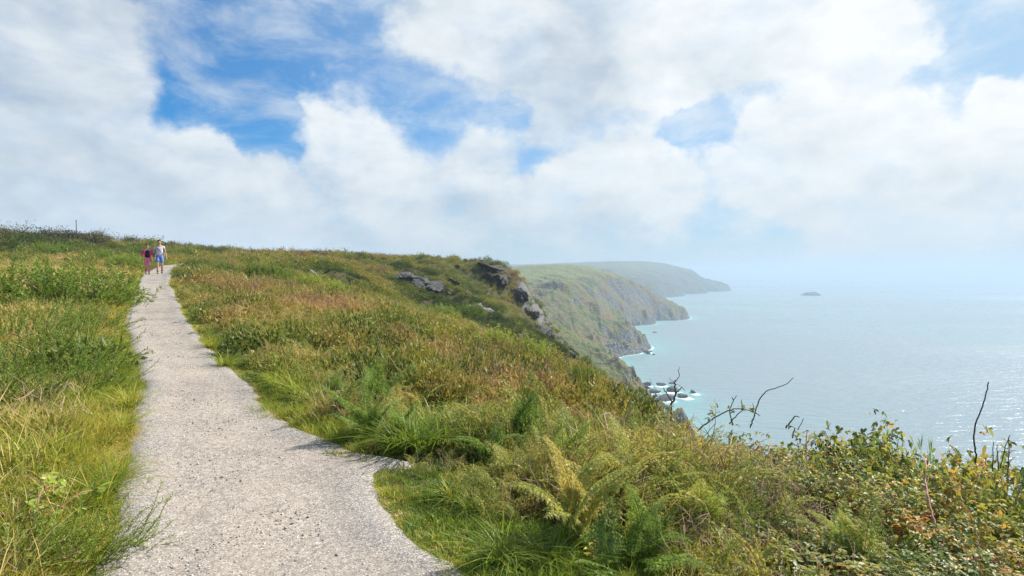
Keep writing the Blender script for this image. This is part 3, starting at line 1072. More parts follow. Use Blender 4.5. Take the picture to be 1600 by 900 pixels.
def gorse_bush(seed, R, H, nspray, L=.32, needle=.055, lean=(0, 0), nper=26, inner=True):
    rng = np.random.default_rng(seed)
    kinds = [gorse_spray(rng, L, needle, nper) for _ in range(5)]
    fol, stem = MB(), MB()
    lobes = [(rng.uniform(-.55, .55) * R, rng.uniform(-.55, .55) * R, rng.uniform(.55, 1.0)) for _ in range(7)]
    for i in range(nspray):
        lx, ly, lh = lobes[i % 7]
        u = rng.normal(0, 1, 3)
        u /= np.linalg.norm(u)
        u[2] = abs(u[2])
        s = rng.uniform(.55, 1.0)
        c = np.array([lx + u[0] * R * .5 * s, ly + u[1] * R * .5 * s, max(.0, u[2]) * H * lh * s * .85])
        d = Vector((u[0] * .8 + lean[0], u[1] * .8 + lean[1], u[2] * .8 + .75)) + Vector(rng.normal(0, .25, 3))
        Mx = np.array(d.to_track_quat('Z', 'Y').to_matrix()) @ rotz(rng.uniform(0, 6.28))
        fol.merge(kinds[i % 5], Mx, rng.uniform(.65, 1.2), c, rng.uniform(.1, .9))
    for i in range(9):
        a = rng.uniform(0, 6.28)
        e = np.array([math.cos(a), math.sin(a), 0]) * R * rng.uniform(.3, .8)
        tube(stem, [[0, 0, -.1], e * .45 + [0, 0, H * .3], e + [0, 0, H * rng.uniform(.5, .8)]], [.018, .012, .005], 5, .35)
    return fol, stem


def scrub_bush(seed, R=1.1, H=1.9, n=1500, leaf=.12):
    rng = np.random.default_rng(seed)
    fol, stem = MB(), MB()
    ends = []
    for i in range(11):
        a = rng.uniform(0, 6.28)
        d = np.array([math.cos(a) * .55, math.sin(a) * .55, 1.0])
        p = np.array([rng.normal(0, .15), rng.normal(0, .15), -.1])
        pts = [p]
        for k in range(6):
            d = d + rng.normal(0, .3, 3) * [1, 1, .5]
            d /= np.linalg.norm(d)
            p = p + d * H / 6 * rng.uniform(.7, 1.15)
            pts.append(p)
        tube(stem, pts, np.linspace(.035, .008, 7), 4, rng.uniform(.2, .9))
        ends += pts[4:]
        for k in (3, 4, 5):
            e = pts[k] + rng.normal(0, .28, 3) + [0, 0, .15]
            tube(stem, [pts[k], (pts[k] + e) / 2 + rng.normal(0, .04, 3), e], [.012, .008, .004], 3, rng.uniform(.3, 1))
            ends.append(e)
    ends = np.array(ends)
    j = rng.integers(0, len(ends), n)
    u = rng.normal(0, 1, (n, 3))
    c = ends[j] + u * [.22, .22, .13] * (R / 1.1)
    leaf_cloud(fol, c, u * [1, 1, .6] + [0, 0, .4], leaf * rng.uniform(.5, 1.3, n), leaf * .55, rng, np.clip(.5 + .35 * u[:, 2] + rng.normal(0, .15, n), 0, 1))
    return fol, stem


# ---------------------------------------------------------------- ground cover nobody could count: instanced clumps
def scatter(name, pts, rot, scl, tint, idx, sources, label, cat):
    col = bpy.data.collections.new(name + '_shapes')
    for i, (mb, mat) in enumerate(sources):
        col.objects.link(bpy.data.objects.new('%s_shape_%02d' % (name, i), mb.mesh('%s_shape' % name, mat)))
    me = bpy.data.meshes.new(name)
    me.vertices.add(len(pts))
    me.vertices.foreach_set('co', np.asarray(pts, np.float32).ravel())
    for nm, tp, dat, key in (('turn', 'FLOAT_VECTOR', rot, 'vector'), ('size', 'FLOAT', scl, 'value'), ('tint', 'FLOAT', tint, 'value'), ('which', 'INT', idx, 'value')):
        a = me.attributes.new(nm, tp, 'POINT')
        a.data.foreach_set(key, np.asarray(dat, np.int32 if tp == 'INT' else np.float32).ravel())
    o = link(name, me)
    tr = bpy.data.node_groups.new(name + '_scatter', 'GeometryNodeTree')
    tr.interface.new_socket('Geometry', in_out='INPUT', socket_type='NodeSocketGeometry')
    tr.interface.new_socket('Geometry', in_out='OUTPUT', socket_type='NodeSocketGeometry')
    n, l = tr.nodes, tr.links
    gi, go = n.new('NodeGroupInput'), n.new('NodeGroupOutput')
    ci = n.new('GeometryNodeCollectionInfo')
    ci.inputs['Collection'].default_value = col
    ci.inputs['Separate Children'].default_value = True
    ci.inputs['Reset Children'].default_value = True
    ip = n.new('GeometryNodeInstanceOnPoints')
    ip.inputs['Pick Instance'].default_value = True

    def named(nm, tp):
        q = n.new('GeometryNodeInputNamedAttribute')
        q.data_type = tp
        q.inputs['Name'].default_value = nm
        return q.outputs['Attribute']
    l.new(gi.outputs[0], ip.inputs['Points'])
    l.new(ci.outputs[0], ip.inputs['Instance'])
    l.new(named('which', 'INT'), ip.inputs['Instance Index'])
    l.new(named('turn', 'FLOAT_VECTOR'), ip.inputs['Rotation'])
    l.new(named('size', 'FLOAT'), ip.inputs['Scale'])
    l.new(ip.outputs[0], go.inputs[0])
    md = o.modifiers.new('scatter', 'NODES')
    md.node_group = tr
    return tag(o, label, cat, kind='stuff')


class Zone:
    """an oval patch of ground in the place, given by the photo pixels of its middle and its extent"""
    def __init__(self, px, py, rx, ry):
        c, a, b = ground_at(px, py), ground_at(px + rx, py), ground_at(px, py - ry)
        self.c = c[:2]
        self.I = np.linalg.pinv(np.stack([(a - c)[:2], (b - c)[:2]], 1))

    def __call__(self, x, y):
        u = self.I @ np.stack([x - self.c[0], y - self.c[1]])
        return np.exp(-(u ** 2).sum(0))


def zones(lst, x, y):
    s = np.zeros_like(x)
    for z in lst:
        s = np.maximum(s, Zone(*z)(x, y))
    return s


def sample(n, r0, r1, half, rng, soft=8.0):
    """points over the fan of ground in view, thinning out with distance"""
    a, b = math.log(r0 * r0 + soft * soft), math.log(r1 * r1 + soft * soft)
    r = np.sqrt(np.exp(rng.uniform(a, b, n)) - soft * soft)
    t = np.radians(rng.uniform(-half, half, n))
    return r * np.sin(t), r * np.cos(t), r


def patch(make, seed, k, spread):
    """a few tufts side by side in one mesh"""
    rng = np.random.default_rng(seed)
    mb = MB()
    for i in range(k):
        a = i * 2.4 + rng.uniform(-.5, .5)
        q = spread * math.sqrt((i + .3) / k)
        mb.merge(make(seed * 31 + i), rotm(rng.normal(0, .12), rng.normal(0, .12), rng.uniform(0, 6.28)), rng.uniform(.75, 1.2), (q * math.cos(a), q * math.sin(a), 0), rng.uniform(0, 1))
    return mb


def build_cover():
    rng = np.random.default_rng(5)
    x, y, r = sample(78000, 1.7, 150, 54, rng)
    pd, side = path_dist(x, y)
    jit = .16 * fbm(x * 1.6, y * 1.6, 3, 15) + .04
    z = G(x, y)
    ok = (pd > np.where(side < 0, .08, .05 * sstep(6, 9, y)) + jit) & (z > -45)
    # steeper than about 55 degrees stays bare
    gx, gy = (G(x + .4, y) - z) / .4, (G(x, y + .4) - z) / .4
    ok &= np.hypot(gx, gy) < 1.9
    x, y, r, pd, side, z = (a[ok] for a in (x, y, r, pd, side, z))
    n = len(x)
    left = side < 0
    n1 = fbm(x / 2.6, y / 2.6, 3, 70)
    n2 = fbm(x / 7.0, y / 7.0, 3, 75)
    n3 = fbm(x / .8, y / .8, 2, 79)
    nf = fbm(x / 22.0, y / 22.0, 4, 83)
    gold = zones([(60, 445, 110, 22), (120, 415, 90, 10), (190, 402, 60, 6), (20, 500, 90, 25), (120, 500, 50, 16), (330, 452, 45, 20), (370, 440, 60, 12), (20, 420, 60, 12)], x, y)
    lime = zones([(205, 470, 20, 30), (210, 560, 25, 60), (300, 440, 50, 16), (420, 410, 60, 6), (180, 700, 40, 60), (500, 405, 40, 5)], x, y)
    rust = zones([(690, 575, 60, 16), (740, 600, 60, 20), (520, 490, 70, 16), (640, 550, 60, 16), (430, 470, 60, 14), (360, 490, 40, 16), (800, 620, 70, 18),
                  (560, 525, 80, 16), (480, 560, 50, 16), (950, 640, 60, 20), (900, 660, 70, 20)], x, y)
    ygreen = zones([(600, 478, 70, 8), (680, 505, 60, 9), (450, 455, 60, 10), (770, 550, 60, 12), (420, 560, 40, 20), (560, 470, 50, 8)], x, y)
    turf = zones([(640, 740, 55, 30), (670, 790, 70, 40), (700, 850, 70, 50), (720, 900, 70, 40), (760, 740, 40, 20)], x, y)
    turf = np.maximum(turf, .9 * ((x > -1.0) & (x < .75 + .2 * n1) & (y < 3.3)))
    bare = zones([(900, 745, 18, 8), (770, 765, 22, 8), (130, 740, 22, 10), (840, 790, 26, 12)], x, y)
    far = sstep(36, 60, r)
    front = (~left) & (x > .2) & (y < 7.5)
    verge = (pd < .38 + .25 * n3)

    thick = (~left) & (x > .95 + .25 * n1) & (x < 5) & (y < 6.2) & (y > 1.5) & (x / np.maximum(y, .1) > .22)       # under the bramble thicket
    # chance of each kind of cover
    w = {}
    w['grass'] = (np.where(left, .85 - .3 * gold, .10 + .20 * ygreen) + np.where(verge, 1.4, 0) + .3 * lime) * (1 - .96 * sstep(.3, .55, turf)) * np.where(thick, .06, 1)
    w['straw'] = np.where(left, .08 + .75 * gold + .12 * (n1 > .3), .045 + .06 * (n1 > .3))
    w['bracken'] = np.where(left, .015, .34 + .5 * rust) * (1 - .93 * far)
    w['heath'] = np.where(left, .10 + .15 * (n2 > .35), .42 + .5 * ygreen) + far * 1.6
    w['twigs'] = np.where(left, .02, .07 + .08 * rust + .06 * (n2 > .2)) * np.where(thick, 4, 1) * (1 - .9 * far)
    w['turf'] = turf * 14.0
    for k in ('bracken', 'heath', 'twigs', 'straw'):
        w[k] = w[k] * np.where(verge, .12, 1) * (1 - .97 * sstep(.35, .6, turf))
    w['straw'] = w['straw'] * np.where(front, 1.3, 1)
    for k in ('straw', 'bracken', 'heath'):
        w[k] = w[k] * np.where(thick, {'straw': .45, 'bracken': .6, 'heath': .5}[k], 1)
    w['none'] = np.where(thick, .45, 0)
    names = list(w)
    W = np.stack([w[k] for k in names])
    W = np.cumsum(W / W.sum(0), 0)
    pick = (rng.uniform(0, 1, n)[None] > W).sum(0)
    keep = rng.uniform(0, 1, n) > .9 * bare
    # the land to leeward of the path is patchy: thin it a little in hollows
    keep &= ~((pick == names.index('turf')) & (r > 8))
    tilt = rng.normal(0, .16, (n, 2))
    rot = np.stack([tilt[:, 0], tilt[:, 1], rng.uniform(0, 6.28, n)], -1)
    rel = fbm(x / 1.3, y / 1.3, 2, 95)
    grow = np.exp(rng.normal(0, .22, n)) * (1 + .2 * n1) * np.where(left, 1 + .15 * rel, np.clip(np.exp(.5 * rel * (1 - .6 * far)), .5, 1.45))
    low = zones([(750, 750, 60, 30), (790, 800, 70, 45), (830, 870, 70, 50), (700, 720, 60, 20)], x, y)
    grow = grow * (1 - .62 * low) * np.where(left, 1, 1 - .26 * sstep(5.5, 8, r) * (1 - far))
    keep &= ~((~left) & (rel < -.62) & (rng.uniform(0, 1, n) < .6) & ~verge)
    pts = np.stack([x, y, z - .01], -1)
    R_ = lambda k: np.random.default_rng(k)
    src = {
        'grass': [(patch(lambda q: blades(MB(), 30, .09, .27, .0085, .75, R_(q), 3), 101 + i, 4, .17), M_GRASS) for i in range(4)] +
                 [(patch(lambda q: blades(MB(), 24, .14, .36, .008, 1.3, R_(q), 4), 111 + i, 3, .15), M_GRASS) for i in range(2)],
        'straw': [(patch(lambda q: blades(blades(MB(), 18, .11, .42, .0045, .55, R_(q), 3), 10, .12, .2, .007, 1.0, R_(q + 5000), 3), 121 + i, 3, .16), M_STRAW) for i in range(4)],
        'turf': [(patch(lambda q: blades(MB(), 46, .085, .075, .0055, .9, R_(q), 2), 141 + i, 5, .16), M_GRASS) for i in range(4)],
        'bracken': [(bracken_clump(151 + i), M_BRACKEN) for i in range(6)],
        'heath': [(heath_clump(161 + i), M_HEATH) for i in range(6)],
        'twigs': [(twig_clump(171 + i), M_TWIG) for i in range(5)],
    }
    tints = {
        'grass': .38 + .20 * n1 + .12 * n2 + .35 * gold + .14 * lime + .05 * left - np.where(verge & ~left, .10, 0) - .10 * far,
        'straw': .45 + .25 * n1 + .1 * gold,
        'turf': .20 + .16 * n1 + .1 * n3,
        'bracken': .28 + .28 * n1 + .14 * n2 + .26 * rust - .20 * ygreen,
        'heath': .44 + .24 * n1 + .14 * n2 + .20 * ygreen - .05 * left + far * (-.04 + .42 * nf + .2 * n2) + .12 * rust,
        'twigs': .6 + .3 * n1}
    tints['bracken'] = np.where((y < 6.3) & (x < .9), np.clip(tints['bracken'], 0, .36), tints['bracken'])
    tints['heath'] = np.where(r < 9, np.clip(tints['heath'], 0, .68), tints['heath'])
    size = {
        'grass': (.80 + .25 * far) * (1 + .5 * sstep(8, 40, r)), 'straw': .85 * (1 + .4 * sstep(8, 40, r)), 'turf': .95, 'bracken': .80 * (1 + .65 * sstep(5, 30, r)),
        'heath': (.58 + .28 * sstep(3, 9, r)) * (1 + .6 * sstep(10, 40, r)) * (1 + .55 * sstep(40, 120, r)), 'twigs': .85 * (1 + .4 * sstep(8, 30, r))}
    text = {'grass': ('tufted green and yellow grass beside the path', 'grass'), 'straw': ('tall dry straw coloured grass', 'dry grass'),
            'turf': ('short green turf at the fork and fraying along the path edges', 'turf'), 'bracken': ('low bracken turning rust brown over the hillside', 'bracken'),
            'heath': ('low leafy heath covering the slope', 'heath'), 'twigs': ('dead brown stems tangled through the bracken', 'twigs')}
    obj = {'grass': 'grass', 'straw': 'dry_grass', 'turf': 'turf', 'bracken': 'bracken', 'heath': 'heath', 'twigs': 'dead_stems'}
    for i, k in enumerate(names):
        if k == 'none':
            continue
        s = (pick == i) & keep
        m = int(s.sum())
        sc = np.broadcast_to(size[k], (n,))[s] * grow[s] * np.clip(.42 + 1.1 * pd[s], .42, 1)
        pp, rr_, tt = pts[s], rot[s], np.clip(tints[k][s] + rng.normal(0, .055, m), 0, 1)
        if k == 'turf':
            # short trodden tufts fraying into the gravel along both edges of the path
            ne = 5200
            ye = np.exp(rng.uniform(math.log(1.8), math.log(34), ne))
            le, re = path_lr(ye)
            off = rng.normal(.03, .075, ne) + .07 * fbm(ye * 1.4, ye * 0, 3, 44)
            xe = np.where(rng.uniform(0, 1, ne) < .5, le - off, re + off)
            pp = np.concatenate([pp, np.stack([xe, ye, G(xe, ye) + .002], -1)])
            rr_ = np.concatenate([rr_, np.stack([rng.normal(0, .1, ne), rng.normal(0, .1, ne), rng.uniform(0, 6.28, ne)], -1)])
            sc = np.concatenate([sc, rng.uniform(.25, .8, ne) * np.where(off < 0, .6, 1)])
            tt = np.concatenate([tt, np.clip(rng.normal(.5, .2, ne), .1, .95)])
        scatter(obj[k], pp, rr_, sc, tt, rng.integers(0, len(src[k]), len(pp)), src[k], *text[k])


def build_gravel():
    rng = np.random.default_rng(8)
    stones = []
    v0, f0 = ICO1
    m, N, out = new_mat('path_stones')
    t = N.node('ShaderNodeAttribute', attribute_name='tint', attribute_type='INSTANCER')
    p = N.node('ShaderNodeBsdfPrincipled')
    N.put(p.inputs['Base Color'], N.ramp(t.outputs['Fac'], [(0, (.10, .095, .10)), (.3, (.22, .205, .20)), (.75, (.36, .335, .31)), (1, (.52, .49, .46))]))
    p.inputs['Roughness'].default_value = .9
    N.l.new(p.outputs[0], out.inputs[0])
    for i in range(6):
        v = v0 * rng.uniform(.6, 1.2, (len(v0), 1)) * np.array([1, rng.uniform(.6, .9), rng.uniform(.4, .65)])
        stones.append((MB().add(v, None, f0), m))
    n = 70000
    r = np.exp(rng.uniform(math.log(1.6), math.log(16), n))
    l, rr = path_lr(r)
    u = rng.uniform(-.06, 1.06, n)
    e = np.minimum(u, 1 - u) * (rr - l)
    keep = rng.uniform(0, 1, n) < np.clip(1.1 - sstep(-.05, .55, e + .18 * fbm(r * 1.2, u * 3, 3, 91)), .16, 1)
    x, y = (l + (rr - l) * u)[keep], r[keep]
    sc = np.clip(np.exp(rng.normal(math.log(.0052), .45, len(x))), .003, .022)
    z = G(x, y) + .012
    pts = np.stack([x, y, z + sc * .1], -1)
    rot = np.stack([rng.normal(0, .4, len(x)), rng.normal(0, .4, len(x)), rng.uniform(0, 6.28, len(x))], -1)
    scatter('gravel', pts, rot, sc, np.clip(rng.beta(2, 1.7, len(x)), 0, 1), rng.integers(0, 6, len(x)), stones, 'loose pale gravel stones on the footpath', 'gravel')


build_cover()
build_gravel()

# ---------------------------------------------------------------- things: rocks
def rock_material(name, lo, hi, lichen):
    m, N, out = new_mat(name)
    geo = N.node('ShaderNodeNewGeometry')
    tc = N.node('ShaderNodeTexCoord')
    oi = N.node('ShaderNodeObjectInfo')
    pos = N.vec('ADD', tc.outputs['Object'], N.vec('SCALE', (7.1, 3.7, 5.3), scale=oi.outputs['Random']))
    n1 = N.noise(pos, 1.3, 7, .65)
    n2 = N.noise(N.vec('MULTIPLY', pos, (1, 1, 3.5)), 3.0, 6, .65)
    n3 = N.noise(pos, 11.0, 5, .65)
    c = N.ramp(N.math('MULTIPLY_ADD', n1, .5, N.math('MULTIPLY', n3, .5)), [(.34, lo), (.66, hi)])
    c = N.mix(N.remap(n3, .55, .68), c, lichen)
    c = N.mix(N.remap(n2, .44, .36), c, N.mix(1.0, c, (.35, .35, .37), 'MULTIPLY'))
    p = N.node('ShaderNodeBsdfPrincipled')
    N.put(p.inputs['Base Color'], c)
    p.inputs['Roughness'].default_value = .9
    p.inputs['Specular IOR Level'].default_value = .2
    b = N.node('ShaderNodeBump')
    b.inputs['Strength'].default_value = .9
    b.inputs['Distance'].default_value = .12
    N.put(b.inputs['Height'], N.math('ADD', n2, N.math('MULTIPLY', n3, .5)))
    N.l.new(b.outputs[0], p.inputs['Normal'])
    N.l.new(p.outputs[0], out.inputs[0])
    return m


M_CRAG = rock_material('crag_rock', (.045, .045, .044), (.17, .16, .145), (.23, .215, .165))
M_PALE = rock_material('pale_rock', (.11, .105, .10), (.27, .255, .235), (.30, .285, .25))
M_DARK = rock_material('weathered_crag_rock', (.035, .035, .034), (.115, .108, .098), (.17, .16, .125))
M_SHORE = rock_material('wet_shore_rock', (.035, .037, .04), (.115, .115, .115), (.15, .15, .14))


def rock_mesh(seed, mat, cuts=16, ico_=None, flat=1.0, name='rock'):
    rng = np.random.default_rng(seed)
    v, f = ico_ or ICO4
    v = v.copy()
    for _ in range(cuts):
        n = rng.normal(0, 1, 3) * [1, 1, .8]
        n /= np.linalg.norm(n)
        off = rng.uniform(.42, .8)
        v -= n * np.maximum(0, v @ n - off)[:, None]
    # bedding: ledges stepped along a dipping direction
    dip = np.array([.45, .15, 1.0])
    dip /= np.linalg.norm(dip)
    s = v @ dip * rng.uniform(4, 6) + .3 * fbm(v[:, 0] * 2, v[:, 1] * 2, 2, seed)
    step = (s - np.floor(s))
    v *= (1 + .09 * (sstep(.0, .25, step) - sstep(.8, 1, step)))[:, None]
    v *= (1 + .19 * fbm(v[:, 0] * 3 + v[:, 2] * 2, v[:, 1] * 3 - v[:, 2] * 2.3, 4, seed + 3))[:, None]
    v[:, 2] *= flat
    return MB().add(v, None, f).mesh(name, mat)


def dims_at(px, py, w, h):
    g = ground_at(px, py, 30)
    d = g[1]
    return g, w * d / FPX, h * d / FPX


def outcrop(px, py, w, h, nslab, seed, label, mat=None, tilt=.35, group='rock outcrops on the hillside'):
    """a crag of stacked slabs; each slab is a part"""
    mat = mat or M_CRAG
    rng = np.random.default_rng(seed)
    k = 1.2 if mat is M_SHORE else .95
    g, W, H = dims_at(px, py, w * k, h * k)
    e = link('rock_outcrop', None, loc=g)
    tag(e, label, 'rock', group)
    sh = [rock_mesh(seed * 10 + i, mat, 9, ICO5, 1.0, 'slab') for i in range(min(nslab, 3))]
    for i in range(nslab):
        f = (i + .5) / nslab - .5
        sx = W * rng.uniform(.42, .6) / max(1, nslab ** .5)
        sz = H * rng.uniform(.34, .52) / max(1, nslab ** .45)
        dx = f * W * .8 if nslab > 1 else 0
        dz = H * (.10 + .14 * rng.uniform(-1, 1)) - f * W * .2
        link('slab', sh[i % len(sh)], e, (dx, rng.uniform(-.2, .25) * W, dz), (rng.normal(0, .2), tilt + rng.normal(0, .15), rng.uniform(-.5, .5)), (sx, W * rng.uniform(.35, .5), sz))
    return e


def build_rocks():
    OC = [(648, 447, 62, 36, 3, 'dark overhanging block of rock in the middle of the hillside', M_SHORE, .05),
          (592, 456, 44, 17, 3, 'grey broken rock slabs left below the dark overhanging block', None, .4),
          (560, 457, 18, 11, 2, 'two small pale rocks left of the broken slabs', M_PALE, .3),
          (497, 435, 38, 10, 1, 'pale flat rock slab lying alone in the heath', M_PALE, .4),
          (778, 532, 76, 34, 6, 'jagged dark rock ridge lowest on the near hillside', None, .45),
          (846, 520, 44, 44, 5, 'steep crag on the edge of the slope against the valley', None, .6),
          (806, 462, 40, 44, 6, 'tall stepped crag at the edge just below the hilltop', M_DARK, .5),
          (776, 440, 44, 24, 5, 'broken grey outcrop right below the hilltop', M_DARK, .4),
          (772, 422, 46, 14, 4, 'flat rocks along the skyline at the end of the hilltop', M_DARK, .3),
          (718, 421, 18, 9, 2, 'small dark rock near the skyline above the overhanging block', None, .3),
          (708, 441, 20, 15, 3, 'grey rocks right of the dark overhanging block', None, .5),
          (696, 460, 18, 14, 2, 'pale rock below right of the dark overhanging block', M_PALE, .5),
          (752, 486, 46, 14, 3, 'pale sloping rock face above the jagged ridge', M_PALE, .6),
          (735, 465, 26, 10, 2, 'weathered rocks halfway down the hillside', M_PALE, .6),
          (830, 492, 26, 22, 3, 'small crag on the slope edge below the stepped crag', None, .6),
          (888, 552, 22, 14, 2, 'last rock on the slope edge above the dark gorse', None, .6)]
    for i, (px, py, w, h, n, lab, mat, tl) in enumerate(OC):
        outcrop(px, py, w, h, n, 300 + i, lab, mat, tl)
    # rocks at the foot of the cliffs and in the sea
    base = [rock_mesh(400 + i, M_SHORE, 12, ICO3, .7, 'shore_rock') for i in range(5)]
    pale = [rock_mesh(410 + i, M_PALE, 12, ICO3, .7, 'shore_rock') for i in range(4)]
    sea = [(1032, 603, 20, 6, 'low dark rock in the surf farthest out beyond the foot of the slope'), (1050, 600, 12, 4, 'small dark sea rock behind the surf'),
           (1052, 612, 30, 10, 'long dark sea rock in the surf below the dead tree top'), (1040, 626, 36, 13, 'big dark rock at the foot of the slope'),
           (1068, 622, 26, 9, 'dark sea rock right of the big rock at the slope foot'), (1084, 615, 14, 7, 'lone dark rock standing in the sea right of the surf'),
           (1022, 614, 22, 9, 'dark rock against the shore left of the surf'), (1012, 603, 18, 8, 'dark rock on the shore below the green slope'),
           (1024, 454 + 66, 10, 3, 'lone small rock in the bay off the rocky point')]
    for i, (px, row, w, h, lab) in enumerate(sea):
        p = P(px, row, 95.0 * FPX / (row - HORIZON))
        s = p[1] / FPX
        o = link('shore_rock', base[i % 5], loc=(p[0], p[1], SEA + h * s * .05), rot=(0, 0, i * 1.7), scale=(w * s * .5, w * s * .42, h * s * .85))
        tag(o, lab, 'rock', 'rocks along the shore')
    rng = np.random.default_rng(77)
    spots = [(960, 541, 26, 9, 26, 1), (975, 521, 22, 9, 18, 1), (1000, 607, 16, 10, 12, 0), (1025, 625, 16, 8, 10, 0), (978, 586, 14, 8, 8, 0), (1010, 551, 16, 3, 8, 0), (985, 508, 16, 5, 8, 1)]
    text = {0: 'dark boulder among the wet rocks at the foot of the cliff', 1: 'pale boulder in the scree at the head of the cove'}
    for cx, cy_, rx, ry, n, kind in spots:
        for _ in range(n):
            px, row = cx + rng.normal(0, rx * .5), cy_ + rng.normal(0, ry * .5)
            # where the line of sight meets the headland or the sea
            r = ray(px, row)
            t = np.linspace(380, 1150, 500) / r[1]
            hz = np.maximum(mid_h(r[0] * t, r[1] * t), SEA)
            k = int(np.argmax(CAM_H + r[2] * t < hz))
            x, y, z = r[0] * t[k], r[1] * t[k], hz[k]
            if z > SEA + 16:
                continue
            s = rng.uniform(.9, 2.3) * (y / 500) ** .5
            o = link('shore_rock', (pale if kind else base)[int(rng.integers(0, 4))], loc=(x, y, z + s * .05), rot=(rng.normal(0, .3), rng.normal(0, .3), rng.uniform(0, 6.28)),
                     scale=(s * rng.uniform(.8, 1.5), s, s * rng.uniform(.7, 1.1)))
            tag(o, text[kind], 'rock', text[kind].replace('boulder', 'boulders'))
    for px, row, w, h, lab in ((1272, 461.5, 30, 7, 'larger rocky islet far out in the bay'), (1256, 461.5, 9, 3, 'tiny islet left of the larger islet')):
        d = 95.0 * FPX / (row - HORIZON)
        p = P(px, row, d)
        s = d / FPX
        o = link('islet', rock_mesh(int(px), M_SHORE, 9, ICO4, 1.0, 'islet'), loc=(p[0], p[1], SEA + h * s * .05), rot=(0, .04, .3), scale=(w * s * .48, w * s * .45, h * s * .62))
        tag(o, lab, 'islet', 'islets in the bay')


build_rocks()

# ---------------------------------------------------------------- things: bushes, ferns, tussocks, brambles, dead wood


def plant(name, parts, loc, rz, scale, label, cat, group=None, tint=.5, tiltx=0.0):
    """an Empty at the plant's foot with its parts: (part name, mesh, stuff?)"""
    e = link(name, None, loc=loc, rot=(tiltx, 0, rz), scale=scale)
    tag(e, label, cat, group)
    for pn, me, stuff in parts:
        o = link(pn, me, e)
        tag(o, tint=float(tint), kind='stuff' if stuff else None)
    return e


def build_gorse():
    def mk(seed, R, H, n, **kw):
        f, s = gorse_bush(seed, R, H, n, **kw)
        return [('foliage', f.mesh('gorse_foliage', M_GORSE), True), ('stem', s.mesh('gorse_stem', M_TWIG), False)]
    dome = [mk(501 + i, 1.0, .85, 330, L=.36, needle=.075) for i in range(3)]
    tall = [mk(511 + i, .60, .36, 80, L=.48, needle=.036, lean=(.55, .1), nper=40) for i in range(3)]
    GO = [(112, 490, 1.55, 0, .38, 'big rounded bright green gorse bush left of the path'),
          (178, 478, .75, 1, .62, 'smaller gorse bush between the big rounded one and the path'),
          (62, 402, 1.5, 2, .42, 'low dark gorse patch in the golden grass far left'),
          (98, 399, 1.3, 1, .34, 'low gorse right of the dark patch in the golden grass'),
          (160, 412, 1.15, 0, .42, 'gorse clump in the grass behind the big rounded gorse'),
          (196, 423, 1.2, 1, .5, 'gorse bush on the left verge beside the walkers'),
          (290, 404, 1.15, 2, .30, 'wide gorse bank behind the walkers at the bend'),
          (205, 400, 1.15, 0, .25, 'gorse below the scrub behind the walking woman'),
          (405, 434, 1.0, 1, .28, 'dark gorse bush topmost on the slope right of the path'),
          (430, 441, 1.1, 2, .30, 'dark gorse bush right beside the topmost one'),
          (476, 452, 1.0, 0, .75, 'yellowish gorse low on the near brow'),
          (520, 462, 1.1, 1, .72, 'yellowish gorse right of the low one on the near brow'),
          (894, 602, .62, 0, .30, 'dark rounded gorse at the brow above the cove'),
          (816, 566, .75, 1, .62, 'bright green gorse left of the dark rounded one'),
          (770, 556, .70, 2, .68, 'bright green gorse in the middle of the near brow'),
          (730, 498, 2.0, 0, .25, 'dark green gorse thicket on the hillside under the pale rocks'),
          (690, 505, 1.6, 1, .45, 'gorse at the foot of the hillside left of the dark thicket')]
    for px, py, s, k, t, lab in GO:
        plant('gorse_bush', dome[k], ground_at(px, py), px * .37, s, lab, 'bush', 'gorse bushes', t)
    x, y = (1428 - 800) / FPX * 6.6, 6.6
    plant('gorse_bush', dome[1], (x, y, float(G(x, y)[0]) - .1), 1.0, (.58, .58, (P(1428, 640, 6.6)[2] - float(G(x, y)[0])) / .95), 'dark green bush standing against the sea behind the brambles', 'bush', 'gorse bushes', .42)
    TA = [(30, 600, 1.0, 0, .34), (95, 590, 1.05, 1, .38), (120, 562, 1.0, 2, .36), (60, 540, 1.1, 0, .42), (140, 522, .9, 1, .40), (110, 525, 1.0, 2, .42), (20, 640, .95, 1, .36), (155, 604, .7, 2, .40)]
    names = ['spiky gorse lowest at the left edge beside a dry grass patch', 'spiky dark gorse in the middle of the left bank', 'spiky gorse nearest the path on the left bank', 'spiky gorse at the top left of the left bank',
             'low spiky gorse by the left path edge under the rounded bushes', 'spiky gorse just below the big rounded gorse', 'spiky gorse at the left frame edge above the brambles', 'small spiky gorse spilling onto the left path edge']
    for (px, py, s, k, t), lab in zip(TA, names):
        plant('gorse_bush', tall[k], ground_at(px, py), (k - 1) * .35, s, lab, 'bush', 'spiky gorse on the left bank', t)
    for px, py, s, k, lab in ((150, 880, .48, 0, 'small gorse sprig at the bottom left reaching over the path'), (70, 895, .5, 1, 'small dark gorse in the bottom left corner')):
        plant('gorse_bush', tall[k], ground_at(px, py), -.2, s, lab, 'bush', 'spiky gorse on the left bank', .45)


